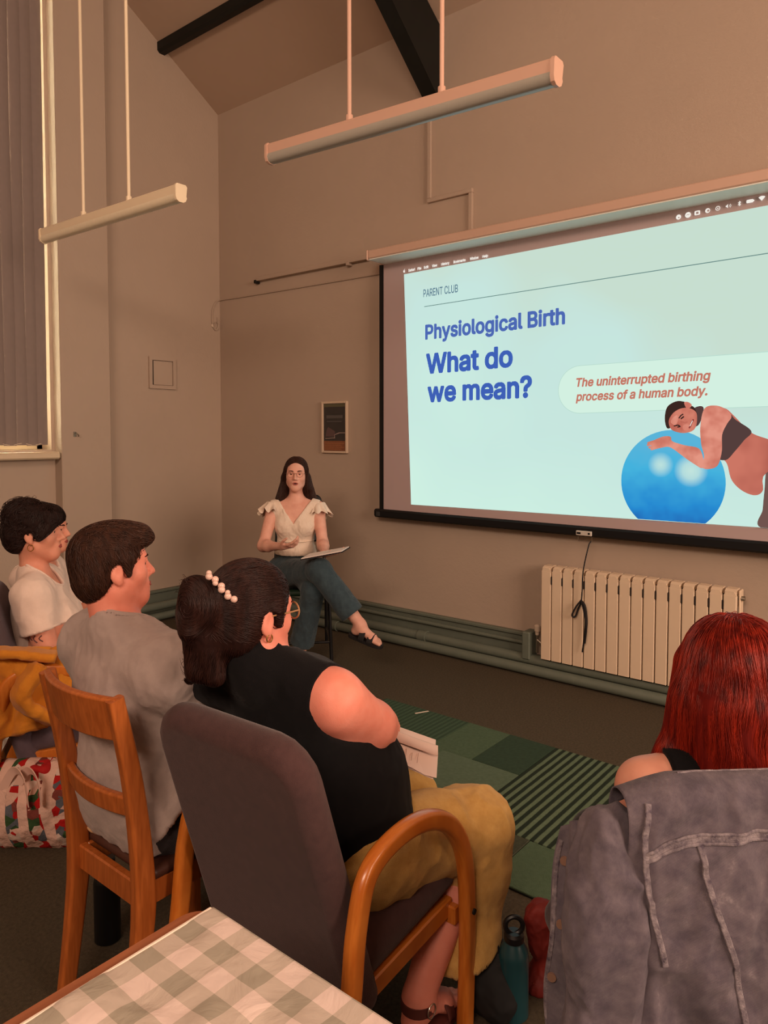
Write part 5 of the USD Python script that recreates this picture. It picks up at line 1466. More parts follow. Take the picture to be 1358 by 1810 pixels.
# ---- woman in the black top ------------------------------------
M_skinB = skin_mat('skin_black_top', (236, 152, 132), (228, 138, 118))
hB, hBs = hair_mats('black_brown_hair', (54, 29, 23), (32, 16, 14))
wb = person('woman in a sleeveless black top and mustard trousers, seated in the taupe armchair', (-1.30, 1.45, 0))
axB = np.stack([A([0.995, 0.1, 0]), A([-0.1, 0.995, 0]), Z3])
HB = Head((-1.388, 1.185, 1.148), (0.08, 0.99, -0.06), (0.0, 0.05, 1), 1.03)
shRb, shLb = A([-1.185, 1.275, 0.955]), A([-1.585, 1.20, 0.948])
elRb, elLb = A([-1.195, 1.425, 0.850]), A([-1.63, 1.42, 0.75])
wrRb, wrLb = A([-1.31, 1.62, 0.74]), A([-1.45, 1.62, 0.70])
hipRb, hipLb = A([-1.215, 1.42, 0.515]), A([-1.405, 1.42, 0.515])
knRb, knLb = A([-1.105, 1.765, 0.468]), A([-1.385, 1.80, 0.43])
anRb, anLb = A([-1.115, 1.51, 0.105]), A([-1.40, 1.62, 0.105])
nkb = A([-1.372, 1.195, 1.035])
torsoB = [Cap(hipRb, hipLb, 0.125, k=0.06), Ell((-1.31, 1.415, 0.66), (0.175, 0.18, 0.185), axB, 0.07), Ell((-1.345, 1.31, 0.85), (0.175, 0.125, 0.17), axB, 0.07), Cap(shRb - (0.01, 0, 0.01), shLb, 0.058, k=0.06),
          Ell((-1.27, 1.41, 0.83), (0.085, 0.085, 0.085), axB, 0.05), Ell((-1.42, 1.41, 0.82), (0.085, 0.085, 0.085), axB, 0.05), Cap(nkb, shRb + (-0.03, 0, 0.025), 0.05, 0.04, 0.05), Cap(nkb, shLb + (0.03, 0, 0.025), 0.05, 0.04, 0.05)]
armsB = [Cap(shRb, elRb, 0.068, 0.052, 0.04), Cap(elRb, elRb + (wrRb - elRb) * 0.3, 0.050, 0.048, 0.03), Cap(elRb + (wrRb - elRb) * 0.3, wrRb, 0.048, 0.031, 0.03)] + limb(shLb, elLb, wrLb, 0.057, 0.05, 0.048, 0.03)
legsB = limb(hipRb, knRb, anRb, 0.11, 0.074, 0.062, 0.042) + limb(hipLb, knLb, anLb, 0.11, 0.074, 0.062, 0.042)
fb1, bd1, bu1, bs1 = foot(anRb, (0.05, 1.0, -0.03))
fb2, bd2, bu2, bs2 = foot(anLb, (0.0, 1.0, 0.0))
neckB = [Cap(nkb - (0, 0, 0.03), HB.w((0, -0.024, -0.05)), 0.060, 0.054, 0.03)]
wb.part('body', solid(torsoB + neckB + HB.prims() + armsB + palm_hand(wrRb, (-0.6, 0.75, -0.2), (0, 0.1, -1), (-0.6, -0.5, 0)) + palm_hand(wrLb, (0.6, 0.75, -0.2), (0, 0.1, -1), (0.6, -0.5, 0)) + legsB + fb1 + fb2, 0.005), M_skinB, True)
face_parts(wb, None, HB, M_skinB, hB)
spectacles(wb, HB, mat('glasses_horn', (176, 130, 90), 0.35), 0.023, 0.0022)
wb.part('earring', tube([HB.w((0.081, -0.008 + 0.008 * math.cos(x), -0.038 + 0.009 * math.sin(x))) for x in np.linspace(0, 2 * math.pi, 14, endpoint=False)], 0.0022, 6, closed=True), mat('gold', (220, 170, 110), 0.25, metal=0.9))
M_btop = fabric('black_jersey', (17, 15, 17), (13, 12, 14), 800, noise=20, sheen=0.05)


def cutbtop(P):
    q = (P - A([-1.36, 1.25, 0.95])) @ axB.T
    arm = np.where(q[:, 2] > -0.115, np.where(q[:, 0] > 0, q[:, 0], -0.66 * q[:, 0]) - (0.150 + 0.5 * np.clip(-q[:, 2], 0, 0.115)), -1)
    neck = -Cap(nkb + A([0, 0.045, 0.05]), nkb + A([0, 0.06, 0.2]), 0.066).d(P)
    return np.maximum(np.maximum(arm, neck), 0.465 - P[:, 2])


bt_ = wb.part('tank_top', ruffle(solid([p.grow(0.011) for p in torsoB] + [neckB[0].grow(0.010)], 0.0055, cut=cutbtop), 0.0035, (14, 14, 9), 41), M_btop, True)
M_mus = fabric('mustard_linen', (210, 168, 98), (192, 148, 78), 700, noise=30, relief=0.0015)
hemB = A([-1.095, 1.69, 0.13])
trB = [Cap(hipRb, hipLb, 0.137, k=0.06), Cap(hipRb, knRb, 0.128, 0.098, 0.05), Cap(hipLb, knLb, 0.128, 0.098, 0.05), Cap(knRb, knRb + A([0, -0.02, -0.12]), 0.096, 0.100, 0.05), Cap(knRb + A([0, -0.02, -0.12]), hemB, 0.098, 0.10, 0.05), Cap(knLb, anLb + A([0.02, 0.16, 0.05]), 0.095, 0.098, 0.05)]
wb.part('trousers', ruffle(ruffle(solid(trB, 0.006, cut=lambda P: np.maximum(P[:, 2] - 0.60 - 0.5 * np.clip(P[:, 1] - 1.5, 0, 0.1), 0.162 - P[:, 2] + 0.35 * (P[:, 1] - 1.68))), 0.008, (14, 10, 7), 51, 2), 0.0015, (40, 24, 20), 52), M_mus, True)
M_brown = mat('sandal_brown', (92, 46, 40), 0.6)
for an, d, u, sd in ((anRb, bd1, bu1, bs1), (anLb, bd2, bu2, bs2)):
    base = an - u * 0.088
    ol = smooth_path([base + d * y + sd * x for x, y in ((0.0, -0.065), (0.036, -0.04), (0.034, 0.03), (0.048, 0.11), (0.036, 0.17), (0.0, 0.185), (-0.036, 0.155), (-0.046, 0.10), (-0.034, 0.02), (-0.034, -0.04))], 50, closed=True)
    s_ = wb.part('sandal', trimesh.convex.convex_hull(np.vstack([ol - u * 0.012, ol + u * 0.008])), M_brown)
    wb.part('ankle_strap', sweep([an - u * 0.012 + sd * 0.043 * math.cos(q) + d * 0.046 * math.sin(q) for q in np.linspace(0, 2 * math.pi, 24, endpoint=False)], rrect(0.004, 0.028, 0.0015), closed=True, fixed_up=True), M_brown, 40, under=s_)
    wb.part('buckle', sweep([an - u * 0.012 + sd * 0.047 + d * 0.016 * math.cos(q) + u * 0.018 * math.sin(q) for q in np.linspace(0, 2 * math.pi, 16, endpoint=False)], circle(0.002, 6), closed=True), mat('buckle_metal', (210, 200, 190), 0.25, metal=0.9), under=s_)
    wb.part('toe_strap', sweep([base + d * 0.09 + sd * math.cos(q) * 0.047 + u * (0.005 + 0.046 * math.sin(q)) for q in np.linspace(0, math.pi, 18)], rrect(0.005, 0.03, 0.002), up=tuple(d)), M_brown, 40, under=s_)
# hair twisted up at the back, loose ends below, jewelled clasp
bun = A([-0.03, -0.125, 0.03])
hairB = [HB.ell((0, -0.015, 0.045), (0.086, 0.106, 0.092)), HB.ell((0, -0.05, -0.01), (0.078, 0.062, 0.085)), HB.ell(bun, (0.055, 0.045, 0.058), 0.025), HB.cap(bun + A([-0.01, -0.01, 0.04]), bun + A([0.0, -0.02, -0.05]), 0.03, 0.028, 0.02), HB.cap(bun + A([-0.03, 0.0, -0.03]), (-0.045, -0.115, -0.12), 0.030, 0.026, 0.03), HB.cap((-0.02, -0.10, -0.05), (-0.005, -0.095, -0.13), 0.034, 0.022, 0.03),
         HB.cap((-0.045, -0.115, -0.12), (-0.085, -0.11, -0.15), 0.022, 0.008, 0.02), HB.cap(bun + A([-0.04, 0, 0.03]), bun + A([-0.062, -0.005, 0.052]), 0.014, 0.006, 0.012), HB.cap((0.07, 0.02, 0.04), (0.077, 0.022, -0.012), 0.016, 0.008, 0.02),
         HB.ell((0, 0.105, -0.02), (0.10, 0.070, 0.090), 0.012, True), HB.ell((0.086, -0.004, -0.010), (0.024, 0.022, 0.036), 0.01, True)]
hm = solid(hairB, 0.0045)
hpp = wb.part('hair', ruffle(hm, 0.0015, (34, 34, 26), 6), hB, True)


def flowB(P):
    q = HB.loc(P)
    d = bun - q
    dist = np.linalg.norm(d, axis=1, keepdims=True)
    tw = np.cross(A([0.2, -1.0, 0.1]), q - bun)
    g = np.where((dist < 0.075) & (q[:, 2:] > -0.04), tw / 0.05, np.where(q[:, 2:] < -0.05, A([-0.25, -0.1, -1.0]), d / dist))
    return g @ HB.M


wb.curves('hair_strand', strands(hairB, seeds_on(hm, 7000, 3), flowB, 9, 0.012, 0.0018, 3, 0.10), np.linspace(0.0015, 0.0007, 9), hBs, under=hpp)
fly = strands(hairB, HB.w(A([[-0.07, -0.12, -0.10], [-0.06, -0.13, 0.06], [-0.05, -0.14, 0.07], [-0.075, -0.115, -0.12], [-0.06, -0.12, -0.13], [-0.03, -0.15, 0.08]]).repeat(9, 0) + np.random.default_rng(5).normal(0, 0.008, (54, 3))), lambda P: np.tile(A([-0.3, -0.3, 0.2]), (len(P), 1)), 8, 0.006, 0.003, 8, 0.3, free=0.7)
wb.curves('loose_strand', fly, np.linspace(0.0014, 0.0005, 8), hBs, under=hpp)
M_pearl = mat('pearl', (226, 190, 176), 0.25, coat=0.5)
clasp = wb.part('hair_clasp', tube([HB.w((0.022 + 0.035 * x, -0.112 + 0.02 * x, 0.086 - 0.034 * x)) for x in np.linspace(-0.6, 1.0, 12)], 0.007, 8), mat('clasp_dark', (40, 26, 26), 0.3), label='dark clasp set with pale beads')
for i, x in enumerate(np.linspace(-0.6, 1.0, 9)):
    c = HB.w((0.022 + 0.035 * x, -0.117 + 0.02 * x + (-0.005 if i % 2 else 0.003), 0.092 - 0.034 * x))
    wb.part('bead', trimesh.creation.icosphere(2, 0.0085 if i % 3 else 0.0068).apply_translation(c), M_pearl, True, under=clasp)

# booklet of papers on her lap
pb = Thing('papers', 'white booklet with one page rolled over, on the lap of the woman in black', 'papers', (-1.2, 1.66, 0.6))
M_paper = graph('printed_paper', {'g': ('geometry', {}), 'p': ('principled_bsdf', {'base_color': lin(232, 208, 196), 'roughness': 0.75})}, [])
pa, pbv = A([-1.325, 1.60, 0.665]), A([-1.165, 1.705, 0.600])
pd_, pu_ = unit((0.78, 0.52, -0.30)), unit((-0.52, 0.80, 0.06))
for i, (lift_, roll) in enumerate(((0.0, 0), (0.004, 0.35), (0.008, 1))):
    a_, b_ = np.meshgrid(np.linspace(0, 0.20, 14), np.linspace(0, 1, 26), indexing='ij')
    L = 0.20
    s_ = b_ * L
    r_ = 0.016
    flatl = L - (0.09 if roll == 1 else 0.0)
    th = np.clip((s_ - flatl) / r_, 0, 5.2)
    along = np.minimum(s_, flatl) + r_ * np.sin(th)
    up_ = r_ * (1 - np.cos(th)) + lift_ + 0.010 * np.sin(a_ * 18 + i) * (1 - b_) + roll * 0.02 * (b_ ** 2) * (th == 0)
    P = A([-1.345, 1.555, 0.688]) + pd_ * (a_ + 0.01 * i)[..., None] + pu_ * along[..., None] + Z3 * up_[..., None]
    pg_ = pb.part('page', thick(P, 0.0012), M_paper, True)
for k in range(6):
    o = A([-1.345, 1.555, 0.70]) + pd_ * (0.07 + 0.018 * k) + pu_ * 0.03 + Z3 * (0.0055 + 0.010 * math.sin((0.06 + 0.018 * k) * 18 + 2) * 0.8)
    pb.part('printed_line', bar(o, o + pu_ * (0.055 if k % 2 else 0.045), 0.0016, 0.0006, c=0.0002), mat('print_grey', (186, 160, 150), 0.8), under=pg_)

# ---- woman in the white T-shirt --------------------------------
M_skinW = skin_mat('skin_white_tee', (216, 148, 122), (204, 134, 110))
hW, hWs = hair_mats('short_dark_hair', (44, 26, 21), (26, 15, 13))
ww = person('woman with short dark hair in a white T-shirt, seated in the mauve armchair', (-3.15, 1.55, 0))
fW, rW = unit((0.56, 0.83, 0)), unit((0.83, -0.56, 0))
axW = np.stack([rW, fW, Z3])
OW = A([-3.215, 1.52, 0.385])
wl_ = lambda *p: OW + A(p, float) @ axW
HW = Head(wl_(0.015, 0.0, 0.775), unit(fW + 0.05 * rW), (0.02, 0.02, 1), 1.0)
shRw, shLw, elRw, elLw = wl_(0.165, 0.0, 0.525), wl_(-0.165, 0.0, 0.525), wl_(0.205, 0.07, 0.27), wl_(-0.21, 0.10, 0.28)
wrRw, wrLw = wl_(0.14, 0.30, 0.24), wl_(-0.14, 0.30, 0.22)
hipRw, hipLw, knRw, knLw = wl_(0.09, 0.05, 0.11), wl_(-0.09, 0.05, 0.11), wl_(0.11, 0.46, 0.09), wl_(-0.11, 0.46, 0.09)
anRw, anLw, nkw = wl_(0.11, 0.45, -0.32), wl_(-0.11, 0.45, -0.32), wl_(0.0, -0.01, 0.605)
torsoW = [Cap(hipRw, hipLw, 0.125, k=0.06), Ell(wl_(0, 0.03, 0.25), (0.15, 0.13, 0.16), axW, 0.06), Ell(wl_(0, 0.015, 0.42), (0.160, 0.11, 0.16), axW, 0.06), Cap(shRw, shLw, 0.055, k=0.06), Ell(wl_(0.07, 0.10, 0.385), (0.075, 0.07, 0.07), axW, 0.05), Ell(wl_(-0.07, 0.10, 0.385), (0.075, 0.07, 0.07), axW, 0.05),
          Cap(nkw, shRw + (0, 0, 0.01), 0.045, 0.035, 0.05), Cap(nkw, shLw + (0, 0, 0.01), 0.045, 0.035, 0.05)]
armsW = limb(shRw, elRw, wrRw, 0.058, 0.048, 0.045, 0.028) + limb(shLw, elLw, wrLw, 0.058, 0.048, 0.045, 0.028)
legsW = limb(hipRw, knRw, anRw, 0.10, 0.066, 0.058, 0.04) + limb(hipLw, knLw, anLw, 0.10, 0.066, 0.058, 0.04)
fw1, *_a1 = foot(anRw, fW)
fw2, *_a2 = foot(anLw, fW)
ww.part('body', solid(torsoW + [Cap(nkw - (0, 0, 0.03), HW.w((0, -0.024, -0.05)), 0.053, 0.05, 0.03)] + HW.prims() + armsW + palm_hand(wrRw, fW - 0.6 * rW, (0, 0, -1), -rW) + palm_hand(wrLw, fW + 0.6 * rW, (0, 0, -1), rW) + legsW + fw1 + fw2, 0.005), M_skinW, True)
face_parts(ww, None, HW, M_skinW, hW)
ww.part('earring', tube([HW.w((0.080, -0.006 + 0.012 * math.cos(x), -0.052 + 0.014 * math.sin(x))) for x in np.linspace(0, 2 * math.pi, 16, endpoint=False)], 0.002, 6, closed=True), mat('gold', (220, 170, 110), 0.25, metal=0.9))
M_wtee = fabric('white_tee', (228, 206, 192), (218, 196, 182), 900, noise=24)
slRw, slLw = shm(shRw, elRw, 0.55), shm(shLw, elLw, 0.55)
vR, vL = unit(elRw - shRw), unit(elLw - shLw)


def cutw(P):
    hole = -Cap(nkw + fW * 0.05, nkw + fW * 0.05 + A([0, 0, 0.2]), 0.092).d(P)
    a = np.where((P - shRw) @ rW > -0.03, (P - slRw) @ vR, -1)
    b = np.where((P - shLw) @ -rW > -0.03, (P - slLw) @ vL, -1)
    return np.maximum(np.maximum(hole, np.maximum(a, b)), OW[2] + 0.08 - P[:, 2])


wt = ww.part('t_shirt', ruffle(solid([p.grow(0.011) for p in torsoW] + [Cap(shRw, slRw, 0.072, 0.074, 0.05), Cap(shLw, slLw, 0.072, 0.074, 0.05)], 0.006, cut=cutw), 0.005, (14, 14, 10), 61, 2), M_wtee, True)
ww.part('neck_rib', tube(neckline([p.grow(0.011) for p in torsoW], nkw + fW * 0.05, 0.092), 0.0065, 8, closed=True), M_wtee, under=wt)
for sl, v_ in ((slRw, vR), (slLw, vL)):
    s1 = unit(np.cross(v_, Z3))
    ww.part('sleeve_hem', tube([sl - v_ * 0.004 + (s1 * math.cos(x) + np.cross(v_, s1) * math.sin(x)) * 0.0745 for x in np.linspace(0, 2 * math.pi, 30, endpoint=False)], 0.004, 6, closed=True), M_wtee, under=wt)
for i, (q, l) in enumerate(((0.3, 0.03), (0.7, 0.022), (-0.15, 0.026))):
    s1 = unit(np.cross(vR, Z3))
    rr = lambda x: (rW * math.cos(x) - fW * math.sin(x))
    a0 = slRw + vR * 0.006
    pts = [a0 + vR * l * t_ + rr(q + 0.25 * math.sin(t_ * 3)) * (0.0555 - 0.003 * t_) for t_ in np.linspace(0, 1, 8)]
    ww.part('tattoo', tube(pts, 0.0022, 6), mat('tattoo_ink', (88, 56, 54), 0.6), label='dark tattoo line below the sleeve')
ww.part('trousers', solid([p.grow(0.013) for p in torsoW[:1] + legsW], 0.008, cut=lambda P: np.maximum(P[:, 2] - OW[2] - 0.2, OW[2] - 0.26 - P[:, 2])), fabric('black_trousers', (34, 30, 33), (28, 25, 28), 700), True)
hairW = [HW.ell((0, -0.022, 0.05), (0.089, 0.106, 0.092)), HW.ell((0, -0.075, 0.0), (0.082, 0.060, 0.082)), HW.ell((0, -0.05, 0.09), (0.075, 0.075, 0.06), 0.03), HW.cap((0.045, 0.085, 0.062), (0.080, 0.03, -0.004), 0.024, 0.014, 0.03), HW.cap((-0.045, 0.085, 0.062), (-0.080, 0.03, -0.004), 0.024, 0.014, 0.03), HW.ell((0, 0.06, 0.085), (0.066, 0.045, 0.036), 0.03),
         HW.ell((0, 0.112, -0.03), (0.085, 0.062, 0.085), 0.015, True), HW.ell((0.090, -0.004, -0.022), (0.026, 0.020, 0.032), 0.008, True), HW.cap((-0.06, -0.06, -0.135), (0.06, -0.06, -0.135), 0.045, None, 0.02, True)]
hm = solid(hairW, 0.0045)
hpp = ww.part('hair', ruffle(hm, 0.007, (30, 30, 30), 16), hW, True)


def flowW(P):
    q = HW.loc(P)
    front = q[:, 1:2] > -0.01
    d = q - A([0.0, -0.03, 0.12])
    g = np.where(front, np.c_[np.sign(q[:, 0]) * 0.7, 0.5 - 6 * np.abs(q[:, 0]), -0.8 + 0 * q[:, 0]], np.c_[d[:, 0] * 6, -0.4 + d[:, 1] * 3, -0.3 - 0.5 * (q[:, 2] < 0.05)])
    return g @ HW.M


rn = np.random.default_rng(8)
sd_ = seeds_on(hm, 3000, 4)
ww.curves('hair_strand', strands(hairW, sd_, flowW, 7, 0.010, 0.004, 4, 0.3, free=0.1), np.linspace(0.0019, 0.0007, 7), hWs, under=hpp)
curl = seeds_on(hm, 500, 9, keep=lambda C: (HW.loc(C)[:, 1] < -0.02) & (HW.loc(C)[:, 2] > 0.03))
ww.curves('curl', strands(hairW, curl, lambda P: flowW(P) + np.random.default_rng(int(abs(P[0, 0]) * 1e6) % 9999).normal(0, 1.2, P.shape), 7, 0.009, 0.01, 14, 0.9, free=0.5), np.linspace(0.0022, 0.0009, 7), hWs, under=hpp)

# ---- person mostly hidden beyond her ---------------------------
wh = person('person in a white top with a mustard strap, mostly hidden beyond the woman in white', (-3.85, 1.98, 0))
OH = A([-3.875, 1.84, 0.38])
fH, rH = unit((0.70, 0.71, 0)), unit((0.71, -0.70, 0))
axH = np.stack([rH, fH, Z3])
wq = lambda *p: OH + A(p, float) @ axH
HH = Head(wq(0.0, 0.05, 0.70), unit(fH + 0.02 * rH), (0, 0, 1), 0.98)
shRh, shLh, elRh, elLh = wq(0.16, 0.0, 0.47), wq(-0.16, 0.0, 0.47), wq(0.20, 0.12, 0.22), wq(-0.20, 0.14, 0.24)
wrRh, wrLh = wq(0.10, 0.30, 0.24), wq(-0.10, 0.30, 0.24)
hipRh, hipLh, knRh, knLh = wq(0.09, 0.03, 0.11), wq(-0.09, 0.03, 0.11), wq(0.11, 0.45, 0.09), wq(-0.11, 0.45, 0.09)
anRh, anLh, nkh = wq(0.11, 0.44, -0.32), wq(-0.11, 0.44, -0.32), wq(0.0, 0.0, 0.545)
torsoH = [Cap(hipRh, hipLh, 0.12, k=0.06), Ell(wq(0, 0.02, 0.24), (0.14, 0.115, 0.16), axH, 0.06), Ell(wq(0, 0.01, 0.38), (0.155, 0.11, 0.15), axH, 0.06), Cap(shRh, shLh, 0.052, k=0.06), Cap(nkh, shRh, 0.045, 0.04, 0.05), Cap(nkh, shLh, 0.045, 0.04, 0.05)]
fh1, *_b1 = foot(anRh, fH)
fh2, *_b2 = foot(anLh, fH)
wh.part('body', solid(torsoH + [Cap(nkh - (0, 0, 0.03), HH.w((0, -0.024, -0.05)), 0.05, 0.048, 0.03)] + HH.prims() + limb(shRh, elRh, wrRh, 0.05, 0.04, 0.038, 0.025) + limb(shLh, elLh, wrLh, 0.05, 0.04, 0.038, 0.025) + palm_hand(wrRh, fH, (0, 0, -1), -rH) + palm_hand(wrLh, fH, (0, 0, -1), rH) +
                    limb(hipRh, knRh, anRh, 0.095, 0.062, 0.056, 0.04) + limb(hipLh, knLh, anLh, 0.095, 0.062, 0.056, 0.04) + fh1 + fh2, 0.006), M_skinW, True)
face_parts(wh, None, HH, M_skinW, hW)
hairH = [HH.ell((0, -0.030, 0.048), (0.084, 0.094, 0.086)), HH.ell((0, -0.065, -0.02), (0.075, 0.05, 0.085)), HH.ell((0, 0.105, -0.01), (0.10, 0.085, 0.10), 0.012, True)]
wh.part('hair', ruffle(solid(hairH, 0.006), 0.004, (30, 30, 30), 5), hW, True)
top_ = wh.part('top', ruffle(solid([p.grow(0.014) for p in torsoH[1:]] + [Cap(shRh, shm(shRh, elRh, 0.8), 0.07, 0.075, 0.05), Cap(shLh, shm(shLh, elLh, 0.8), 0.07, 0.075, 0.05)], 0.007, cut=lambda P: np.maximum(-Cap(nkh + fH * 0.03, nkh + fH * 0.03 + A([0, 0, 0.2]), 0.082).d(P), OH[2] + 0.07 - P[:, 2])), 0.006, (14, 14, 10), 71, 2), M_wtee, True)
wh.part('strap', sweep(smooth_path([wq(0.115, 0.0, 0.555), wq(0.13, 0.10, 0.49), wq(0.125, 0.14, 0.38), wq(0.08, 0.155, 0.27), wq(0.02, 0.165, 0.15)], 24), rrect(0.028, 0.006, 0.002), up=tuple(rH)), M_must, 40, under=top_, label='mustard strap')
wh.part('trousers', solid([p.grow(0.012) for p in torsoH[:1]] + [Cap(hipRh, knRh, 0.107, 0.075), Cap(hipLh, knLh, 0.107, 0.075), Cap(knRh, anRh, 0.072, 0.055), Cap(knLh, anLh, 0.072, 0.055)], 0.008, cut=lambda P: np.maximum(P[:, 2] - OH[2] - 0.2, OH[2] - 0.26 - P[:, 2])), fabric('black_trousers', (34, 30, 33), (28, 25, 28), 700), True)
stl = Thing('stool', 'low wooden stool under the person hidden beyond the woman in white', 'stool', (OH[0], OH[1], 0))
stl.part('seat', move(slab(0.36, 0.36, (-0.18, 0.36), (0.18, 0.36), 0.05, 0.018), (OH[0], OH[1], 0), math.atan2(fH[1], fH[0]) - math.pi / 2), M_oak, 40)
for sx, sy in ((1, 1), (1, -1), (-1, 1), (-1, -1)):
    stl.part('leg', tube([OH * (1, 1, 0) + rH * 0.15 * sx + fH * 0.15 * sy, OH * (1, 1, 0) + rH * 0.13 * sx + fH * 0.13 * sy + A([0, 0, 0.345])], 0.016, 8), M_oak)

# ---- red-haired woman and the jacket on her chair --------------
M_skinR = skin_mat('skin_red', (222, 160, 136), (212, 146, 124))
hR, hRs = hair_mats('red_hair', (156, 40, 20), (84, 13, 10), 0.38)
wr = person('woman with long bright red hair in a black vest, seen from behind', (-0.42, 1.55, 0))
fR_, rR = unit((-0.68, 0.735, 0)), unit((0.735, 0.68, 0))
axR = np.stack([rR, fR_, Z3])
OR = A([-0.385, 1.59, 0.43])
rq = lambda *p: OR + A(p, float) @ axR
HR = Head(rq(0.03, 0.05, 0.655), unit(fR_ + 0.1 * rR), (0, 0, 1), 1.0)
shRr, shLr, elRr, elLr = rq(0.165, 0.0, 0.45), rq(-0.172, 0.0, 0.445), rq(0.20, 0.10, 0.18), rq(-0.21, 0.10, 0.18)
wrRr, wrLr = rq(0.10, 0.30, 0.19), rq(-0.10, 0.30, 0.19)
hipRr, hipLr, knRr, knLr = rq(0.09, 0.03, 0.10), rq(-0.09, 0.03, 0.10), rq(0.10, 0.45, 0.08), rq(-0.10, 0.45, 0.08)
anRr, anLr, nkr = rq(0.10, 0.44, -0.34), rq(-0.10, 0.44, -0.34), rq(0.005, 0.0, 0.52)
torsoR = [Cap(hipRr, hipLr, 0.12, k=0.06), Ell(rq(0, 0.02, 0.22), (0.14, 0.11, 0.15), axR, 0.06), Ell(rq(0, 0.0, 0.36), (0.152, 0.105, 0.15), axR, 0.06), Cap(shRr, shLr, 0.05, k=0.06), Cap(nkr, shRr + (0, 0, 0.005), 0.042, 0.036, 0.05), Cap(nkr, shLr + (0, 0, 0.005), 0.042, 0.036, 0.05)]
fr1, *_c1 = foot(anRr, fR_)
fr2, *_c2 = foot(anLr, fR_)
wr.part('body', solid(torsoR + [Cap(nkr - (0, 0, 0.03), HR.w((0, -0.024, -0.05)), 0.05, 0.048, 0.03)] + HR.prims() + limb(shRr, elRr, wrRr, 0.05, 0.04, 0.038, 0.025) + limb(shLr, elLr, wrLr, 0.05, 0.04, 0.038, 0.025) + palm_hand(wrRr, fR_ - rR * 0.5, (0, 0, -1), -rR) + palm_hand(wrLr, fR_ + rR * 0.5, (0, 0, -1), rR) +
                    limb(hipRr, knRr, anRr, 0.095, 0.062, 0.056, 0.04) + limb(hipLr, knLr, anLr, 0.095, 0.062, 0.056, 0.04) + fr1 + fr2, 0.0055), M_skinR, True)
face_parts(wr, None, HR, M_skinR, hR)


def cutr(P):
    q = (P - OR) @ axR.T
    return np.maximum(np.where(q[:, 2] > 0.33, np.abs(q[:, 0]) - 0.135, np.abs(q[:, 0]) - 0.19), np.maximum(-Cap(nkr + fR_ * 0.03, nkr + fR_ * 0.03 + A([0, 0, 0.2]), 0.09).d(P), 0.07 - q[:, 2]))


wr.part('vest', solid([p.grow(0.009) for p in torsoR], 0.006, cut=cutr), M_btop, True)
wr.part('trousers', solid([p.grow(0.012) for p in torsoR[:1]] + [Cap(hipRr, knRr, 0.107, 0.075), Cap(hipLr, knLr, 0.107, 0.075), Cap(knRr, anRr, 0.072, 0.055), Cap(knLr, anLr, 0.072, 0.055)], 0.008, cut=lambda P: np.maximum(P[:, 2] - OR[2] - 0.2, OR[2] - 0.28 - P[:, 2])), fabric('black_trousers', (34, 30, 33), (28, 25, 28), 700), True)
hairR = [HR.ell((0, -0.022, 0.042), (0.100, 0.112, 0.096)), HR.ell((0, -0.05, -0.04), (0.118, 0.085, 0.12), 0.05), HR.cap((-0.085, -0.03, -0.05), (-0.128, -0.04, -0.19), 0.045, 0.040, 0.05), HR.cap((0.085, -0.03, -0.05), (0.128, -0.04, -0.20), 0.045, 0.042, 0.05), HR.cap((-0.05, -0.085, -0.05), (-0.055, -0.125, -0.20), 0.055, 0.042, 0.05), HR.cap((0.05, -0.085, -0.05), (0.055, -0.13, -0.225), 0.055, 0.042, 0.05),
         HR.cap((0.0, -0.09, -0.05), (0.0, -0.135, -0.23), 0.055, 0.040, 0.05), HR.cap((0.075, 0.04, 0.02), (0.098, 0.03, -0.13), 0.022, 0.026, 0.03), HR.cap((-0.075, 0.04, 0.02), (-0.098, 0.03, -0.13), 0.022, 0.026, 0.03), HR.cap((-0.13, -0.04, -0.16), (-0.158, -0.02, -0.205), 0.032, 0.018, 0.03),
         HR.ell((0, 0.115, -0.03), (0.066, 0.07, 0.10), 0.015, True)]
hm = solid(hairR, 0.005)
V, F = hm
q = HR.loc(V)
groove = np.sin(np.arctan2(q[:, 0], -q[:, 1] + 0.06) * 13 + 5 * meshkit.noise(q * 14, 3)) * np.clip((0.10 - q[:, 2]) * 10, 0, 1)
hpp = wr.part('hair', (V + normals(V, F) * (0.005 * groove)[:, None], F), hR, True)


def flowR(P):
    q = HR.loc(P)
    r = q[:, :2] - A([0.0, 0.01])
    o = np.clip((q[:, 2] - 0.0) * 14, 0.05, 1.2)
    wv = 0.16 * np.sin(q[:, 2] * 40 + 5 * np.arctan2(q[:, 0], -q[:, 1]))
    g = np.c_[r[:, 0] * 8 * o + wv + np.where(q[:, 2] < -0.13, np.where(q[:, 0] < -0.1, -0.8, 0.0), 0), r[:, 1] * 8 * o, -1.0 + 0 * q[:, 0]]
    return g @ HR.M


wr.curves('hair_strand', strands(hairR, seeds_on(hm, 9500, 6), flowR, 14, 0.017, 0.003, 6, 0.07, free=0.05), np.linspace(0.0013, 0.0005, 14), hRs, under=hpp)

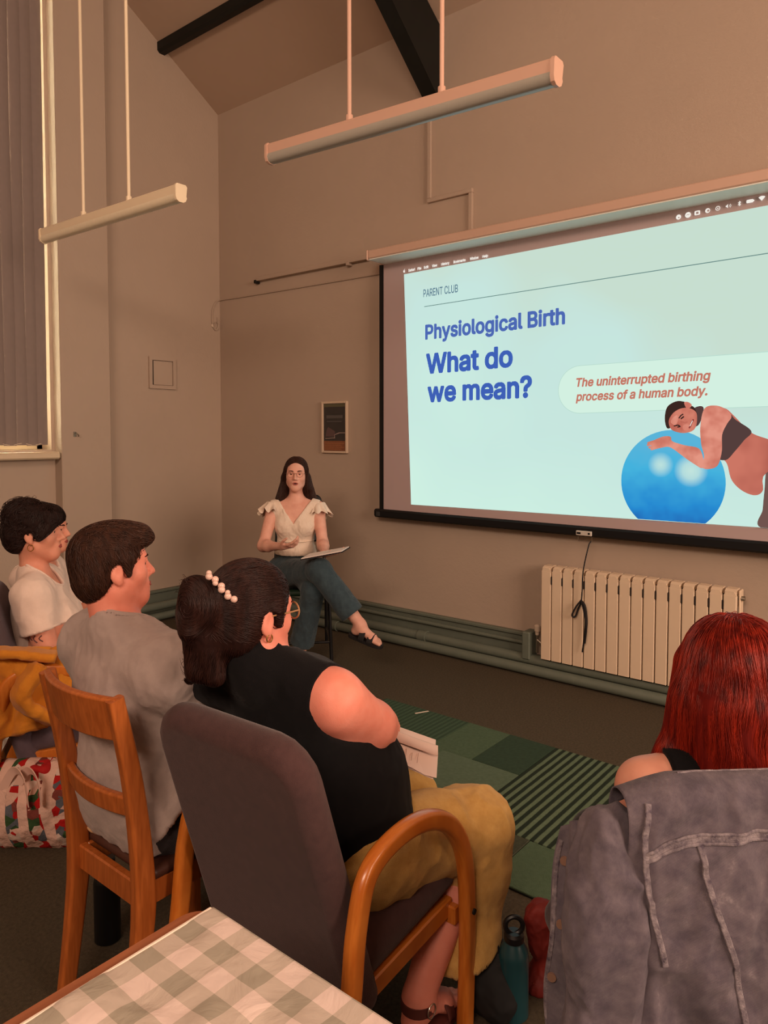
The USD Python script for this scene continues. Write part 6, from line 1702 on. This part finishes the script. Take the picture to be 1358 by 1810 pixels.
# her chair and the denim jacket hung over its back
JO = A([-0.315, 1.40, 0.0])
M_grey = fabric('grey_upholstery', (76, 66, 68), (66, 57, 60), 500)
jc_yaw = math.atan2(fR_[1], fR_[0]) - math.pi / 2
jc_loc = JO + fR_ * 0.30
jc = Thing('upholstered_chair', 'grey upholstered chair almost hidden under the denim jacket', 'chair', tuple(jc_loc))
JT = lambda m: move(m, tuple(jc_loc), jc_yaw)
jc.part('backrest', JT(slab(0.44, 0.42, (-0.22, 0.42), (-0.30, 0.955), 0.09, 0.03)), M_grey, 40)
jc.part('seat', JT(slab(0.44, 0.44, (-0.22, 0.42), (0.22, 0.42), 0.06, 0.035)), M_grey, 40)
for sx in (-1, 1):
    for sy in (-1, 1):
        jc.part('leg', JT(tube([(sx * 0.19, sy * 0.2, 0), (sx * 0.18, sy * 0.18, 0.40)], 0.014, 8)), M_blackm)

nodes = {'g': ('geometry', {}), 'n1': ('noise_texture', {'scale': 9.0, 'detail': 6.0, 'roughness': 0.7, 'distortion': 0.8}), 'n2': ('noise_texture', {'scale': 32.0, 'detail': 5.0, 'roughness': 0.7}), 'm': ('mix', {'fac': 0.45}),
         'r': ('rgb_ramp', {'ramp': [(0.30, lin(60, 54, 65)), (0.44, lin(92, 84, 95)), (0.57, lin(120, 110, 118)), (0.70, lin(182, 171, 172))]}), 'w': ('wave_texture', {'scale': 260.0, 'bands_direction': 'diagonal', 'distortion': 2.0}), 'nb': ('noise_texture', {'scale': 420.0, 'detail': 3.0}),
         'ad': ('math', {'math_type': 'multiply_add', 'value2': 0.5}), 'b': ('bump', {'distance': 0.0012}), 'p': ('principled_bsdf', {'roughness': 0.9, 'specular_ior_level': 0.12, 'sheen_weight': 0.1})}
links = [('g.position', 'n1.vector'), ('g.position', 'n2.vector'), ('n1.color', 'm.color1'), ('n2.color', 'm.color2'), ('m.color', 'bw.color'), ('bw.val', 'r.fac'), ('r.color', 'p.base_color'), ('g.position', 'w.vector'), ('g.position', 'nb.vector'), ('w.fac', 'ad.value1'), ('nb.fac', 'ad.value3'), ('ad.value', 'b.height'), ('b.normal', 'p.normal')]
nodes['bw'] = ('rgb_to_bw', {})
M_denim = graph('acid_denim', nodes, links)
M_seam = mat('denim_seam', (84, 76, 88), 0.9, rgb2=(156, 146, 150), scale=70, bump=0.002, bscale=260, spec=0.1)
M_in = mat('denim_inside', (120, 106, 106), 0.9, spec=0.1)
jk = Thing('denim_jacket', 'acid-washed grey denim jacket hung over the back of a chair', 'jacket', tuple(JO + A([0, 0, 0.6])))


def jw(u, o, z):
    """u along the chair's back, o outwards behind it, z up."""
    return JO + rR * np.asarray(u)[..., None] - fR_ * np.asarray(o)[..., None] + Z3 * np.asarray(z)[..., None]


def jback(u, v):
    """v from 0 (inside, over the top) to 1 (lower hem)."""
    arc = np.clip(v / 0.22, 0, 1) * math.pi
    sh = np.clip(-u - 0.13, 0, 1) + 0.5 * np.clip(u - 0.16, 0, 1)
    top = 0.995 - 0.55 * sh ** 1.3
    o = np.where(v < 0.22, -0.048 * np.cos(arc), 0.048 + 0.012 * np.sin((v - 0.22) * 4))
    z = np.where(v < 0.22, top - 0.05 + 0.05 * np.sin(arc), top - 0.05 - (v - 0.22) * 0.72)
    q = np.stack([u * 5, v * 3.2 + 0.8 * u, 0 * u], -1)
    big = meshkit.fbm(q, 3, 12) - 0.5
    q2 = np.stack([u * 13 + v * 4, v * 7 - u * 4, 0 * u + 3], -1)
    sm = 1 - np.abs(2 * meshkit.fbm(q2, 3, 5) - 1) * 2
    k = np.clip((v - 0.2) * 3, 0, 1)
    sag = np.exp(-(((u + 0.16 - 0.28 * (v - 0.62)) / 0.045) ** 2)) * np.clip((v - 0.5) * 5, 0, 1) * 0.035
    o = o + 0.07 * big * k + 0.010 * sm * np.clip(v * 5, 0.3, 1) - sag + 0.03 * np.clip(v - 0.3, 0, 1)
    o = o - 0.9 * np.clip(-u - 0.185, 0, 1) * np.clip((v - 0.15) * 4, 0, 1)
    return jw(u, o, z)


uu, vv = np.meshgrid(np.linspace(-0.225, 0.30, 130), np.linspace(0, 1, 150), indexing='ij')
jk.part('back_panel', thick(jback(uu, vv), 0.003), M_denim, True)


def seam(name, pts, w, m=M_seam, lift=0.003):
    uv = smooth_path(np.c_[A(pts), np.zeros(len(pts))], 60)[:, :2]
    P = jback(uv[:, 0], uv[:, 1])
    Nn = -fR_
    return jk.part(name, sweep(P + Nn * lift, rrect(w, 0.005, 0.002), up=tuple(Nn), fixed_up=True), m, 40)


for dv in (-0.008, 0.012):
    seam('yoke_seam', [(-0.20, 0.288 + dv), (-0.13, 0.275 + dv), (-0.05, 0.270 + dv), (0.1, 0.266 + dv), (0.295, 0.262 + dv)], 0.006)
seam('yoke_band', [(-0.20, 0.290), (-0.13, 0.277), (-0.05, 0.272), (0.1, 0.268), (0.295, 0.264)], 0.016, lift=0.001)
seam('panel_seam', [(-0.105, 0.288), (-0.09, 0.40), (-0.055, 0.55), (-0.035, 0.72), (-0.03, 0.98)], 0.011)
seam('panel_seam', [(0.21, 0.28), (0.20, 0.5), (0.17, 0.72), (0.16, 0.98)], 0.011)
seam('armhole_seam', [(-0.19, 0.17), (-0.20, 0.25), (-0.197, 0.34), (-0.185, 0.45), (-0.17, 0.55)], 0.011)
seam('collar_seam', [(-0.12, 0.10), (0.0, 0.09), (0.2, 0.10)], 0.008)
# sleeve hanging at the side
sl_ = smooth_path([jw(-0.205, -0.005, 0.925), jw(-0.238, 0.012, 0.86), jw(-0.252, 0.03, 0.74), jw(-0.262, 0.04, 0.62), jw(-0.275, 0.045, 0.45)], 46)
slm = vf(sweep(sl_, rrect(0.135, 0.075, 0.036, 9), scale=np.interp(np.linspace(0, 1, 46), [0, 0.12, 0.4, 1], [0.35, 0.8, 1.0, 0.86]), up=tuple(-fR_)))
sv = trimesh.Trimesh(*slm, process=False).subdivide()
slm = ruffle(ruffle((A(sv.vertices), A(sv.faces)), 0.012, (13, 13, 8), 22, 2), 0.005, (40, 40, 18), 23, 2)
slp = jk.part('sleeve', slm, M_denim, True)
# front edge hanging beyond the sleeve, with metal buttons
fu_, fv_ = np.meshgrid(np.linspace(0, 1, 22), np.linspace(0, 1, 60), indexing='ij')
fP = jw(-0.255 - 0.045 * fu_ - 0.012 * fv_ + 0.012 * np.sin(fu_ * 9 + fv_ * 4), -0.02 - 0.09 * fu_ + 0.012 * np.sin(fv_ * 11 + fu_ * 3), 0.90 - 0.055 * fu_ ** 2 - 0.47 * fv_)
fp_ = jk.part('front_panel', thick(fP, 0.004), M_denim, True)
jk.part('front_band', tube(fP[-2, 4:], 0.006, 8), M_seam, under=fp_)
for k in (10, 24, 38):
    bt = jk.part('button', trimesh.creation.cylinder(radius=0.0085, height=0.005, sections=18, transform=trimesh.geometry.align_vectors([0, 0, 1], -fR_ * 0.8 - rR * 0.3)).apply_translation(fP[-4, k] - fR_ * 0.005 - rR * 0.003), mat('button_metal', (200, 160, 140), 0.35, metal=0.7), under=fp_)
fl_u, fl_v = np.meshgrid(np.linspace(-1, 1, 12), np.linspace(0, 1, 12), indexing='ij')
jk.part('pocket_flap', thick(jw(-0.262 + 0.03 * fl_u, 0.045 - 0.008 * fl_u ** 2 + 0.004 * fl_v, 0.865 - (0.03 + 0.008 * (1 - np.abs(fl_u))) * fl_v), 0.005), M_denim, True, under=fp_)

# pale folded cloth tucked on the man's chair
fc = Thing('folded_cloth', 'corner of a pale folded cloth on the seat behind the man in grey', 'cloth', (-1.95, 1.07, 0.47))
fc.part('fold', ruffle(solid([Cap((-1.945, 1.075, 0.485), (-1.90, 1.09, 0.482), 0.02, 0.022), Ell((-1.93, 1.085, 0.475), (0.05, 0.035, 0.012))], 0.004), 0.003, (40, 40, 40), 2), mat('cream_cloth', (206, 170, 128), 0.85), True)
